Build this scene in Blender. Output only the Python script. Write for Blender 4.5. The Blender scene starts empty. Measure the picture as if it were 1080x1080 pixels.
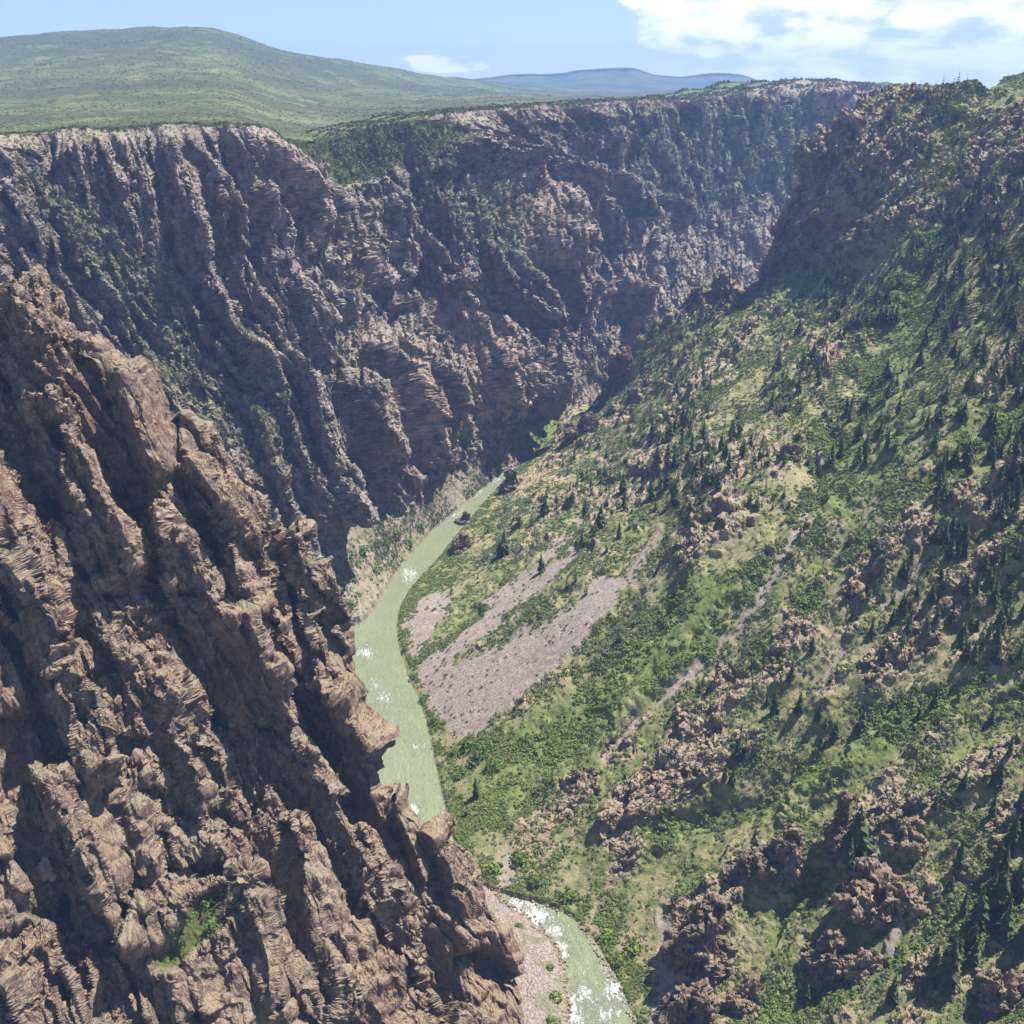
import bpy, math, random
import numpy as np
from concurrent.futures import ThreadPoolExecutor
from mathutils import Vector, Matrix

rng = np.random.default_rng(11)
random.seed(5)
SC = bpy.context.scene
COL = SC.collection
f4 = np.float32

# ------------------------------------------------------------------ camera model (the photograph is 1080 x 1080)
FPX = 1060.0
PITCH = math.atan((540.0 - 92.0) / FPX)
SP, CP = math.sin(PITCH), math.cos(PITCH)
RIVER_Z = -500.0


def ray(px, py):
    u = (np.asarray(px, float) - 540.0) / FPX
    v = (540.0 - np.asarray(py, float)) / FPX
    return u, CP + v * SP, -SP + v * CP


def at_y(px, py, Y):
    rx, ry, rz = ray(px, py)
    t = Y / ry
    return np.stack([rx * t, ry * t, rz * t], -1)


def at_z(px, py, z):
    rx, ry, rz = ray(px, py)
    t = z / rz
    return np.stack([rx * t, ry * t, rz * t], -1)


def y_at_z(px, py, z):
    return float(at_z(px, py, z)[1])


def project(P):
    d = P[..., 1] * CP - P[..., 2] * SP
    v = P[..., 1] * SP + P[..., 2] * CP
    return 540.0 + FPX * P[..., 0] / d, 540.0 - FPX * v / d, d


# ------------------------------------------------------------------ noise
_perm = rng.permutation(256).astype(np.int32)
_perm2 = np.concatenate([_perm, _perm, _perm])
_g = rng.normal(size=(256, 3)).astype(f4)
_g /= np.linalg.norm(_g, axis=1, keepdims=True)
_rnd = rng.random((256, 4)).astype(f4)
POOL = ThreadPoolExecutor(4)


def chunked(fn, *arrs):
    n = arrs[0].shape[0]
    if n < 60000:
        return fn(*arrs)
    k = max(4, n // 100000)
    cuts = np.linspace(0, n, k + 1).astype(int)
    return np.concatenate(list(POOL.map(lambda i: fn(*[a[cuts[i]:cuts[i + 1]] for a in arrs]), range(k))))


def _noise(p):
    i = np.floor(p).astype(np.int32)
    f = (p - i).astype(f4)
    i &= 255
    w = f * f * f * (f * (f * 6 - 15) + 10)
    A = _perm2[i[:, 0]]; A1 = _perm2[i[:, 0] + 1]

    def g(a, dy, dz):
        return _perm2[_perm2[a + i[:, 1] + dy] + i[:, 2] + dz] & 255

    def dot(h, dx, dy, dz):
        G = _g[h]
        return G[:, 0] * (f[:, 0] - dx) + G[:, 1] * (f[:, 1] - dy) + G[:, 2] * (f[:, 2] - dz)
    wx, wy, wz = w[:, 0], w[:, 1], w[:, 2]
    r = []
    for dz in (0, 1):
        q = []
        for dy in (0, 1):
            a = dot(g(A, dy, dz), 0, dy, dz)
            b = dot(g(A1, dy, dz), 1, dy, dz)
            q.append(a + wx * (b - a))
        r.append(q[0] + wy * (q[1] - q[0]))
    return (r[0] + wz * (r[1] - r[0])) * 1.7


def noise(x, y, z=0.0, seed=0):
    n = x.shape[0]
    p = np.empty((n, 3), f4)
    p[:, 0] = x + seed * 17.31
    p[:, 1] = y + seed * 5.77
    p[:, 2] = z + seed * 11.13
    return chunked(_noise, p)


def fbm(x, y, z=0.0, octs=4, gain=0.5, lac=2.03, seed=0):
    a, s, t = 1.0, 0.0, 0.0
    for o in range(octs):
        s = s + a * noise(x, y, z, seed + o * 3 + 1)
        t += a
        x = x * lac; y = y * lac
        if not np.isscalar(z):
            z = z * lac
        a *= gain
    return s / t


def ridged(x, y, z=0.0, octs=4, gain=0.5, lac=2.1, seed=0):
    a, s, t = 1.0, 0.0, 0.0
    for o in range(octs):
        s = s + a * (1 - np.abs(noise(x, y, z, seed + o * 3 + 1)) * 1.6)
        t += a
        x = x * lac; y = y * lac
        if not np.isscalar(z):
            z = z * lac
        a *= gain
    return s / t


def _hash1(i, s):
    return _rnd[_perm2[(i.astype(np.int32) + s * 37) & 255], s & 3]


def saw(t, drop=0.14, seed=0, vary=0.6):
    """teeth that climb slowly and fall abruptly; every tooth its own height"""
    k = np.floor(t)
    f = t - k
    h = np.where(f < 1 - drop, f / (1 - drop), (1 - f) / drop)
    return h * (1 - vary + vary * _hash1(k, seed))


def _cells(p):
    i = np.floor(p).astype(np.int32)
    f = (p - i).astype(f4)
    best = np.full(p.shape[0], 9.0, f4); second = best.copy(); ident = np.zeros(p.shape[0], f4)
    for dx in (-1, 0, 1):
        for dy in (-1, 0, 1):
            h = _perm2[_perm2[(i[:, 0] + dx) & 255] + ((i[:, 1] + dy) & 255)] & 255
            ox = dx + 0.1 + 0.8 * _rnd[h, 0] - f[:, 0]
            oy = dy + 0.1 + 0.8 * _rnd[h, 1] - f[:, 1]
            d = ox * ox + oy * oy
            m = d < best
            second = np.where(m, best, np.minimum(second, d))
            ident = np.where(m, _rnd[h, 2], ident)
            best = np.where(m, d, best)
    return np.stack([np.sqrt(best), np.sqrt(second), ident], 1)


def cells(x, y, seed=0):
    """F1, F2, random value of the nearest cell"""
    p = np.stack([x + seed * 13.7, y + seed * 7.9], 1).astype(f4)
    r = chunked(_cells, p)
    return r[:, 0], r[:, 1], r[:, 2]


def _facets(p):
    i = np.floor(p).astype(np.int32)
    f = (p - i).astype(f4)
    n = p.shape[0]
    best = np.full(n, 9.0, f4); second = best.copy(); hh = np.zeros(n, np.int32); bx = np.zeros(n, f4); by = np.zeros(n, f4)
    for dx in (-1, 0, 1):
        for dy in (-1, 0, 1):
            h = _perm2[_perm2[(i[:, 0] + dx) & 255] + ((i[:, 1] + dy) & 255)] & 255
            ox = dx + 0.08 + 0.84 * _rnd[h, 0] - f[:, 0]
            oy = dy + 0.08 + 0.84 * _rnd[h, 1] - f[:, 1]
            d = ox * ox + oy * oy
            m = d < best
            second = np.where(m, best, np.minimum(second, d))
            hh = np.where(m, h, hh); bx = np.where(m, ox, bx); by = np.where(m, oy, by)
            best = np.where(m, d, best)
    r = _rnd[hh]; q = _rnd[(hh * 7 + 31) & 255]
    edge = np.sqrt(second) - np.sqrt(best)
    return np.stack([r[:, 2] - 0.5, -(bx * (q[:, 0] - 0.5) + by * (q[:, 1] - 0.5)) * 2.0, edge], 1)


def facets(x, y, seed=0, tilt=0.6, crack=0.25):
    """angular blocks: each cell a plane of its own height and tilt, about -0.7..0.7"""
    p = np.stack([x + seed * 13.7, y + seed * 7.9], 1).astype(f4)
    r = chunked(_facets, p)
    return r[:, 0] + tilt * r[:, 1] - crack * smooth(0.13, 0.0, r[:, 2])


def _facets3(p):
    i = np.floor(p).astype(np.int32)
    f = (p - i).astype(f4)
    n = p.shape[0]
    best = np.full(n, 9.0, f4); second = best.copy(); hh = np.zeros(n, np.int32)
    o = [np.zeros(n, f4) for _ in range(3)]
    for dx in (-1, 0, 1):
        hx = _perm2[(i[:, 0] + dx) & 255]
        for dy in (-1, 0, 1):
            hy = _perm2[hx + ((i[:, 1] + dy) & 255)]
            for dz in (-1, 0, 1):
                h = _perm2[hy + ((i[:, 2] + dz) & 255)] & 255
                r = _rnd[h]
                ox = (dx + 0.08) + 0.84 * r[:, 0] - f[:, 0]
                oy = (dy + 0.08) + 0.84 * r[:, 1] - f[:, 1]
                oz = (dz + 0.08) + 0.84 * r[:, 2] - f[:, 2]
                d = ox * ox + oy * oy + oz * oz
                m = d < best
                second = np.where(m, best, np.minimum(second, d))
                hh = np.where(m, h, hh)
                o[0] = np.where(m, ox, o[0]); o[1] = np.where(m, oy, o[1]); o[2] = np.where(m, oz, o[2])
                best = np.where(m, d, best)
    r = _rnd[hh]; q = _rnd[(hh * 7 + 31) & 255]
    edge = np.sqrt(second) - np.sqrt(best)
    t = -(o[0] * (q[:, 0] - 0.5) + o[1] * (q[:, 1] - 0.5) + o[2] * (q[:, 2] - 0.5)) * 2.0
    return np.stack([r[:, 3] - 0.5, t, edge], 1)


def facets3(p, seed=0, tilt=0.8, crack=0.3):
    r = chunked(_facets3, (p + seed * 9.73).astype(f4))
    return r[:, 0] + tilt * r[:, 1] - crack * smooth(0.12, 0.0, r[:, 2])


def blocks(X, F, scales, frame, stretch, mask=None, seed=0, soft=(1, 0, 0, 0)):
    """break a surface into angular blocks, coarse to fine, each time along its own new normals"""
    B = np.asarray(frame, float)           # rows: the axes; the first is the long one
    sel = slice(None) if mask is None else np.where(mask > 0.03)[0]
    w = 1.0 if mask is None else mask[sel]
    cnt = sum(np.bincount(F[:, q], minlength=len(X)) for q in range(4)).astype(float)
    cnt = np.maximum(cnt, 1)
    for k, (size, amp) in enumerate(scales):
        N = vertex_normals(X, F)
        for _ in range(4):
            nf = (N[F[:, 0]] + N[F[:, 1]] + N[F[:, 2]] + N[F[:, 3]])
            N = np.stack([sum(np.bincount(F[:, q], nf[:, c], len(X)) for q in range(4)) for c in range(3)], 1)
            N /= np.maximum(np.linalg.norm(N, axis=1, keepdims=True), 1e-9)
        p = (X[sel] @ B.T) / (np.array([stretch, 1.0, 1.0]) * (size if np.isscalar(size) else 1.0))
        if not np.isscalar(size): p = p / size[sel][:, None]
        a = amp if np.isscalar(amp) else amp[sel]
        h = np.zeros(len(X)); h[sel] = facets3(p, seed + k) * a * w
        for _ in range(soft[min(k, len(soft) - 1)]):          # give the breaks a few vertices of width
            nf = (h[F[:, 0]] + h[F[:, 1]] + h[F[:, 2]] + h[F[:, 3]]) * 0.25
            h = sum(np.bincount(F[:, q], nf, len(X)) for q in range(4)) / cnt
        X = X + N * h[:, None]
    return X


def soften(d, nu, nv, n=2, r=2):
    """small box blur of a per-vertex field on the grid"""
    g = np.asarray(d, float).reshape(nu, nv)
    for _ in range(n):
        for ax in (0, 1):
            pw = [(0, 0), (0, 0)]; pw[ax] = (r, r)
            c = np.cumsum(np.pad(g, pw, mode='edge'), axis=ax)
            c = np.concatenate([np.zeros_like(np.take(c, [0], axis=ax)), c], axis=ax)
            k = 2 * r + 1
            m = g.shape[ax]
            g = (np.take(c, np.arange(k, k + m), axis=ax) - np.take(c, np.arange(0, m), axis=ax)) / k
    return g.reshape(-1)


def redistribute(arrs, X, strength=0.7, blur=61):
    """spread the columns of each grid row evenly along the folded surface; arrs: list of (nu, nv, ...) grids"""
    nu, nv = X.shape[:2]
    step = np.linalg.norm(np.diff(X, axis=1), axis=2)
    for _ in range(3):                      # smooth from row to row, or neighbouring rows slide against each other
        pad = np.pad(step, ((blur // 2, blur // 2), (0, 0)), mode='edge')
        c = np.cumsum(np.vstack([np.zeros((1, step.shape[1])), pad]), axis=0)
        step = (c[blur:] - c[:-blur]) / blur
    s = np.concatenate([np.zeros((nu, 1)), np.cumsum(step, axis=1)], 1)
    s /= s[:, -1:]
    base = np.linspace(0, 1, nv)[None]
    s = strength * s + (1 - strength) * base
    out = []
    idx = np.arange(nv, dtype=float)
    pos = np.stack([np.interp(base[0], s[r], idx) for r in range(nu)])
    i0 = np.clip(np.floor(pos).astype(int), 0, nv - 2); f = pos - i0
    rr = np.arange(nu)[:, None]
    for A in arrs:
        g = f if A.ndim == 2 else f[..., None]
        out.append((A[rr, i0] * (1 - g) + A[rr, i0 + 1] * g))
    return out


def smooth(a, b, x):
    t = np.clip((x - a) / (b - a), 0, 1)
    return t * t * (3 - 2 * t)


# ------------------------------------------------------------------ surfaces
def tps_fit(xy, v, reg=0.0):
    xy = np.asarray(xy, float) / 1000.0
    n = len(xy)
    d2 = ((xy[:, None] - xy[None]) ** 2).sum(-1)
    K = np.where(d2 > 0, 0.5 * d2 * np.log(np.maximum(d2, 1e-12)), 0) + reg * np.eye(n)
    Pm = np.c_[np.ones(n), xy]
    A = np.zeros((n + 3, n + 3)); A[:n, :n] = K; A[:n, n:] = Pm; A[n:, :n] = Pm.T
    w = np.linalg.solve(A, np.r_[v, 0, 0, 0])

    def ev(q):
        q = np.asarray(q, float) / 1000.0
        out = w[n] + q[:, 0] * w[n + 1] + q[:, 1] * w[n + 2]
        for k in range(n):
            d2 = (q[:, 0] - xy[k, 0]) ** 2 + (q[:, 1] - xy[k, 1]) ** 2
            out = out + w[k] * 0.5 * d2 * np.log(np.maximum(d2, 1e-12))
        return out
    return lambda q: chunked(ev, np.asarray(q, float))


def catmull(C, t):
    """C (n, ...) control values, t in 0..n-1"""
    n = C.shape[0]
    E = np.concatenate([2 * C[:1] - C[1:2], C, 2 * C[-1:] - C[-2:-1]])
    i = np.clip(np.floor(t).astype(int), 0, n - 2)
    f = (t - i).reshape((-1,) + (1,) * (C.ndim - 1))
    p0, p1, p2, p3 = E[i], E[i + 1], E[i + 2], E[i + 3]
    return 0.5 * (2 * p1 + (p2 - p0) * f + (2 * p0 - 5 * p1 + 4 * p2 - p3) * f * f + (3 * p1 - p0 - 3 * p2 + p3) * f ** 3)


def net(C, nu, nv):
    """control net (rows, cols, k) -> dense (nu, nv, k)"""
    C = np.asarray(C, float)
    a = catmull(C, np.linspace(0, C.shape[0] - 1, nu))
    b = catmull(a.swapaxes(0, 1), np.linspace(0, C.shape[1] - 1, nv))
    return b.swapaxes(0, 1)


def depth_fn(ctrl, reg=0.0):
    """ctrl: (px, py, Y) or (px, py, 'z', z); returns a function pixel -> forward distance"""
    xy, v = [], []
    for c in ctrl:
        Y = y_at_z(c[0], c[1], c[3]) if len(c) == 4 else c[2]
        xy.append(c[:2]); v.append(math.log(Y))
    f = tps_fit(xy, np.array(v), reg)
    return lambda q: np.exp(f(q))


def polyline_dist(px, py, pts):
    """distance in pixels to a polyline, and the position along it (0..1)"""
    best = np.full(px.shape, 1e9); par = np.zeros(px.shape)
    n = len(pts) - 1
    for k in range(n):
        (x0, y0), (x1, y1) = pts[k], pts[k + 1]
        dx, dy = x1 - x0, y1 - y0
        t = np.clip(((px - x0) * dx + (py - y0) * dy) / (dx * dx + dy * dy), 0, 1)
        d = np.hypot(px - x0 - t * dx, py - y0 - t * dy)
        m = d < best
        best = np.where(m, d, best); par = np.where(m, (k + t) / n, par)
    return best, par


def in_poly(px, py, pts):
    ins = np.zeros(px.shape, bool)
    n = len(pts)
    for k in range(n):
        (x0, y0), (x1, y1) = pts[k], pts[(k + 1) % n]
        if y0 == y1:
            continue
        c = ((y0 > py) != (y1 > py)) & (px < (x1 - x0) * (py - y0) / (y1 - y0) + x0)
        ins ^= c
    return ins


def soft_poly(px, py, pts, soft):
    d, _ = polyline_dist(px, py, list(pts) + [pts[0]])
    return smooth(-soft, soft, np.where(in_poly(px, py, pts), d, -d))


def grid_normals(P):
    du = np.gradient(P, axis=0); dv = np.gradient(P, axis=1)
    n = np.cross(du, dv)
    return n / np.maximum(np.linalg.norm(n, axis=-1, keepdims=True), 1e-9)


def vertex_normals(V, Q):
    """area weighted normals of a quad soup"""
    a = V[Q[:, 2]] - V[Q[:, 0]]; b = V[Q[:, 3]] - V[Q[:, 1]]
    n = np.cross(a, b)
    out = np.zeros_like(V)
    for k in range(4):
        for c in range(3):
            out[:, c] += np.bincount(Q[:, k], n[:, c], len(V))
    return out / np.maximum(np.linalg.norm(out, axis=1, keepdims=True), 1e-9)


def grid_quads(nu, nv):
    i = np.arange(nu * nv, dtype=np.int32).reshape(nu, nv)
    return np.stack([i[:-1, :-1], i[1:, :-1], i[1:, 1:], i[:-1, 1:]], -1).reshape(-1, 4)


def mesh_from(name, V, F, attrs=None, smooth_shade=False, mats=()):
    """F: (n,k) faces with the same corner count; attrs: {name: per vertex (n,3) or (n,)}"""
    me = bpy.data.meshes.new(name)
    V = np.ascontiguousarray(V, f4); F = np.ascontiguousarray(F, np.int32)
    n, k = F.shape
    me.vertices.add(len(V)); me.vertices.foreach_set("co", V.ravel())
    me.loops.add(n * k); me.loops.foreach_set("vertex_index", F.ravel())
    me.polygons.add(n)
    me.polygons.foreach_set("loop_start", np.arange(0, n * k, k, dtype=np.int32))
    try:
        me.polygons.foreach_set("loop_total", np.full(n, k, np.int32))
    except Exception:
        pass
    me.polygons.foreach_set("use_smooth", np.full(n, smooth_shade, bool))
    me.update(calc_edges=True)
    for an, av in (attrs or {}).items():
        av = np.asarray(av, f4)
        if av.ndim == 1:
            at = me.attributes.new(an, 'FLOAT', 'POINT'); at.data.foreach_set("value", av)
        else:
            at = me.attributes.new(an, 'FLOAT_VECTOR', 'POINT'); at.data.foreach_set("vector", np.ascontiguousarray(av, f4).ravel())
    for m in mats:
        me.materials.append(m)
    return me


def tag(o, label=None, cat=None, group=None, kind=None):
    if label: o["label"] = label
    if cat: o["category"] = cat
    if group: o["group"] = group
    if kind: o["kind"] = kind
    return o


def link(name, me, parent=None):
    o = bpy.data.objects.new(name, me)
    COL.objects.link(o)
    if parent: o.parent = parent
    return o


def empty(name, loc=(0, 0, 0), rz=0.0, sc=1.0):
    o = bpy.data.objects.new(name, None)
    COL.objects.link(o)
    o.location = loc; o.rotation_euler = (0, 0, rz); o.scale = (sc, sc, sc)
    return o


# ------------------------------------------------------------------ material helper
class NT:
    def __init__(self, name, disp=False):
        self.m = bpy.data.materials.new(name); self.m.use_nodes = True
        self.t = self.m.node_tree; self.n = self.t.nodes; self.n.clear()
        self.out = self.n.new('ShaderNodeOutputMaterial')

    def new(self, kind, **kw):
        nd = self.n.new('ShaderNode' + kind)
        for k, v in kw.items():
            if k.startswith('i_'):
                nd.inputs[k[2:].replace('_', ' ')].default_value = v
            else:
                setattr(nd, k, v)
        return nd

    def put(self, src, dst):
        if isinstance(src, (int, float)):
            dst.default_value = src
        elif isinstance(src, (tuple, list)):
            dst.default_value = (*src, 1.0) if len(src) == 3 and len(dst.default_value) == 4 else src
        else:
            self.t.links.new(src, dst)

    def attr(self, name, fac=True):
        a = self.new('Attribute', attribute_name=name)
        return a.outputs['Fac'] if fac else a.outputs['Vector']

    def math(self, op, a, b=0.0, clamp=False):
        nd = self.new('Math', operation=op, use_clamp=clamp)
        self.put(a, nd.inputs[0]); self.put(b, nd.inputs[1])
        return nd.outputs[0]

    def mix(self, fac, a, b, blend='MIX'):
        nd = self.new('Mix', data_type='RGBA', blend_type=blend, clamp_factor=True)
        self.put(fac, nd.inputs[0]); self.put(a, nd.inputs[6]); self.put(b, nd.inputs[7])
        return nd.outputs[2]

    def noise(self, scale, detail=4.0, rough=0.55, vec=None, dist=0.0, color=False):
        nd = self.new('TexNoise')
        nd.inputs['Scale'].default_value = scale; nd.inputs['Detail'].default_value = detail
        nd.inputs['Roughness'].default_value = rough; nd.inputs['Distortion'].default_value = dist
        self.put(vec if vec is not None else self.pos(), nd.inputs['Vector'])
        return nd.outputs['Color' if color else 'Fac']

    def pos(self):
        if not hasattr(self, '_pos'):
            self._pos = self.new('NewGeometry').outputs['Position']
        return self._pos

    def scaled(self, v, s):
        nd = self.new('Mapping'); self.put(v, nd.inputs['Vector']); nd.inputs['Scale'].default_value = s
        return nd.outputs[0]

    def ramp(self, fac, a, b):
        nd = self.new('MapRange', interpolation_type='SMOOTHSTEP')
        self.put(fac, nd.inputs[0]); nd.inputs[1].default_value = a; nd.inputs[2].default_value = b
        return nd.outputs[0]

    def finish(self, color, rough=0.9, bump=None, bump_d=1.0, bump_s=1.0, spec=0.15, **kw):
        p = self.new('BsdfPrincipled')
        self.put(color, p.inputs['Base Color']); self.put(rough, p.inputs['Roughness'])
        p.inputs['Specular IOR Level'].default_value = spec
        for k, v in kw.items():
            self.put(v, p.inputs[k.replace('_', ' ')])
        if bump is not None:
            b = self.new('Bump'); b.inputs['Distance'].default_value = bump_d; b.inputs['Strength'].default_value = bump_s
            self.put(bump, b.inputs['Height']); self.put(b.outputs[0], p.inputs['Normal'])
        self.put(p.outputs[0], self.out.inputs['Surface'])
        return self.m
QUAL = 1.0


def res(n):
    return max(8, int(n * QUAL))


def flat(*a):
    return [x.reshape(-1) for x in a]


# ================================================================== right hand slope
BANK = [(705, 1250), (677, 1085), (608, 966), (512, 930), (482, 882), (450, 750), (422, 650), (470, 580), (525, 515), (550, 490)]
TOP = [(1330, 1250), (1330, 1040), (1330, 900), (1330, 760), (1330, 640), (1320, 500), (1300, 350)]
SKY_R = [(550, 490), (600, 440), (680, 350), (745, 300), (800, 285), (830, 205), (870, 142), (940, 107), (1010, 93), (1080, 87), (1230, 73)]
COL8 = [(525, 515), (590, 470), (680, 390), (750, 340), (810, 320), (860, 270), (920, 210), (990, 165), (1060, 140), (1130, 120), (1260, 100)]
COL7 = [(470, 580), (560, 520), (660, 460), (740, 410), (815, 375), (890, 330), (960, 280), (1030, 235), (1100, 195), (1180, 160), (1290, 130)]


def xbank(Y):
    ys = [300, 421, 500, 535, 572, 608, 738, 909, 1069, 1266, 1359, 1600]
    xs = [95, 70, 37, -20, -46, -34, -74, -115, -78, -19, 11, 80]
    return float(np.interp(Y, ys, xs))


def hill_profile(s):
    return float(np.interp(s, [0, 60, 160, 300, 420, 600], [0, 28, 86, 180, 265, 420]))


def solve_hill(px, py):
    lo, hi = 200.0, 1800.0
    f = lambda Y: at_y(px, py, Y)[2] - (RIVER_Z + hill_profile(at_y(px, py, Y)[0] - xbank(Y)))
    for _ in range(50):
        m = 0.5 * (lo + hi)
        if f(m) > 0: lo = m
        else: hi = m
    return 0.5 * (lo + hi)


R_CTRL = [(x, y, 'z', -498.0) for x, y in BANK[1:]] + [(690, 1250, 'z', -495)]
R_CTRL += [(600, 440, 1490), (680, 350, 1490), (745, 300, 1470), (800, 285, 1440), (830, 205, 1420), (870, 142, 1420), (940, 104, 1390), (1010, 88, 1310), (1080, 81, 1250), (1230, 66, 1170)]
R_CTRL += [(870, 270, 1300), (920, 210, 1255), (990, 160, 1220), (1080, 130, 1150), (1080, 200, 1040), (1080, 300, 875), (960, 300, 1040), (1000, 230, 1110)]
R_CTRL += [(1300, 150, 960), (1300, 350, 680)]
R_CTRL += [(px, py, solve_hill(px, py)) for px, py in [(600, 600), (620, 800), (750, 700), (750, 500), (900, 600), (900, 800), (800, 920), (1080, 540), (1080, 760), (960, 430), (1000, 960), (1200, 620), (1200, 900), (700, 430)]]
R_DEPTH = depth_fn(R_CTRL, 1e-4)


def build_right():
    nr = 11
    C = np.zeros((nr, 10, 2))
    for j in range(10):
        if j == 9: C[:, j] = SKY_R
        elif j == 8: C[:, j] = COL8
        elif j == 7: C[:, j] = COL7
        else:
            for i in range(nr):
                t = i / (nr - 1)
                C[i, j] = (BANK[j][0] * (1 - t) + TOP[j][0] * t, BANK[j][1] * (1 - t) + TOP[j][1] * t)
    nu, nv = res(900), res(950)
    q = net(C, nu, nv)
    # exact skyline
    Y = R_DEPTH(q.reshape(-1, 2)).reshape(nu, nv)
    P = at_y(q[..., 0], q[..., 1], Y)
    return q, P


# ================================================================== near ridge on the left
SKY_L = [(-120, 290), (0, 318), (60, 336), (130, 398), (200, 444), (270, 522), (330, 588), (370, 650), (378, 770), (391, 842), (430, 870), (482, 918), (536, 1000), (560, 1085), (580, 1180)]
END_L = [(-220, 420), (-220, 560), (-220, 680), (-220, 800), (-220, 920), (-220, 1040), (-220, 1160), (-220, 1280), (-110, 1280), (0, 1280), (110, 1280), (220, 1280), (330, 1280), (440, 1280), (550, 1280)]
L_CTRL = [(-120, 262, 620), (0, 288, 600), (60, 305, 592), (130, 378, 580), (200, 430, 570), (270, 515, 550), (330, 588, 540), (370, 650, 530), (400, 780, 515), (420, 838, 505), (455, 850, 495), (500, 900, 478), (530, 1000, 447), (556, 1085, 'z', -497), (575, 1180, 'z', -503),
          (0, 480, 515), (0, 700, 440), (0, 900, 385), (0, 1080, 340), (200, 1080, 358), (350, 1080, 376), (450, 1080, 394), (520, 1080, 'z', -486), (200, 900, 415), (350, 900, 456), (200, 700, 480), (300, 780, 492), (100, 560, 505), (0, 1280, 300), (300, 1280, 340), (-220, 1280, 290), (-220, 600, 440)]
L_DEPTH = depth_fn(L_CTRL, 1e-4)


def build_left():
    nr, nc = len(SKY_L), 8
    C = np.zeros((nr, nc, 2))
    for j in range(nc):
        t = j / (nc - 1)
        for i in range(nr):
            C[i, j] = (SKY_L[i][0] * (1 - t) + END_L[i][0] * t, SKY_L[i][1] * (1 - t) + END_L[i][1] * t)
    nu, nv = res(1300), res(1050)
    q = net(C, nu, nv)
    Y = L_DEPTH(q.reshape(-1, 2)).reshape(nu, nv)
    return q, at_y(q[..., 0], q[..., 1], Y)


# ================================================================== far wall
RIM = [(-120, 152), (0, 145), (60, 139), (130, 138), (200, 133), (270, 135), (310, 152), (340, 150), (380, 136), (430, 127), (470, 124), (520, 117), (560, 115), (610, 112), (660, 108), (740, 104), (800, 96), (860, 88), (935, 91), (985, 120)]
FOOT = [(-120, 560), (0, 560), (60, 590), (130, 620), (200, 660), (270, 690), (330, 690), (378, 655), (420, 597), (450, 562), (482, 535), (517, 506), (548, 487), (568, 484), (600, 478), (645, 462), (695, 425), (760, 370), (850, 330), (950, 300)]
RIM_Y = [1040, 1080, 1105, 1130, 1160, 1190, 1260, 1380, 1450, 1490, 1530, 1640, 1790, 1940, 2050, 2260, 2450, 2700, 3000, 3200]
F_CTRL = [(x, y, Y) for (x, y), Y in zip(RIM, RIM_Y)]
F_CTRL += [(378, 655, 'z', -497), (420, 597, 'z', -497), (450, 562, 'z', -497), (482, 535, 'z', -497), (517, 506, 'z', -497), (548, 487, 'z', -497), (566, 480, 'z', -496), (600, 478, 'z', -496), (575, 446, 'z', -484), (620, 425, 1690), (640, 390, 1770), (700, 330, 1960), (760, 370, 1900), (760, 280, 2150), (850, 330, 2250), (950, 300, 2500)]
F_CTRL += [(-120, 300, 960), (0, 290, 975), (0, 560, 870), (200, 660, 860), (330, 690, 880), (100, 200, 1070), (200, 300, 1070), (300, 400, 1050), (330, 290, 1170), (400, 450, 1080), (440, 525, 1125), (450, 300, 1420), (505, 430, 1320), (480, 200, 1470), (540, 265, 1520), (545, 400, 1430), (580, 265, 1800), (585, 380, 1690), (520, 170, 1690), (620, 300, 1850), (600, 200, 1870), (700, 200, 2190), (800, 170, 2400), (870, 150, 2640), (380, 560, 1010), (300, 560, 955), (200, 480, 965), (370, 200, 1400)]
F_DEPTH = depth_fn(F_CTRL, 1e-4)


def build_far():
    nr, nc = 7, len(RIM)
    C = np.zeros((nr, nc, 2))
    for i in range(nr):
        t = i / (nr - 1)
        for j in range(nc):
            C[i, j] = (RIM[j][0] * (1 - t) + FOOT[j][0] * t, RIM[j][1] * (1 - t) + FOOT[j][1] * t)
    nu, nv = res(640), res(1800)
    q = net(C, nu, nv)
    Y = F_DEPTH(q.reshape(-1, 2)).reshape(nu, nv)
    return q, at_y(q[..., 0], q[..., 1], Y)
def unit(v):
    v = np.asarray(v, float)
    return v / np.linalg.norm(v, axis=-1, keepdims=True)


def gauss(px, py, pts, wid):
    d, _ = polyline_dist(px, py, pts)
    return np.exp(-(d / wid) ** 2)


# ------------------------------------------------------------------ right slope
GULLIES = [([(874, 455), (866, 500), (845, 545), (828, 590), (795, 625), (765, 665), (735, 692), (690, 715)], 13, 9),
           ([(1100, 690), (1000, 735), (930, 765), (860, 805), (790, 850), (700, 880)], 14, 8),
           ([(1090, 420), (1010, 485), (950, 540), (890, 600), (850, 640)], 14, 8),
           ([(1000, 250), (930, 330), (905, 400)], 13, 7),
           ([(1080, 940), (960, 1000), (870, 1035), (780, 1075)], 22, 8),
           ([(720, 640), (640, 720), (560, 800), (520, 850)], 16, 5)]
SPURS = [([(915, 340), (860, 385), (800, 470), (750, 535), (715, 590)], 20, 11),
         ([(1010, 500), (930, 580), (880, 640), (800, 730), (720, 810), (640, 880)], 24, 10),
         ([(760, 330), (690, 400), (620, 460), (560, 500)], 14, 9),
         ([(1040, 790), (960, 850), (870, 890), (800, 920), (720, 1000)], 26, 12),
         ([(1090, 560), (1000, 640), (930, 730)], 22, 8)]
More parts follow.
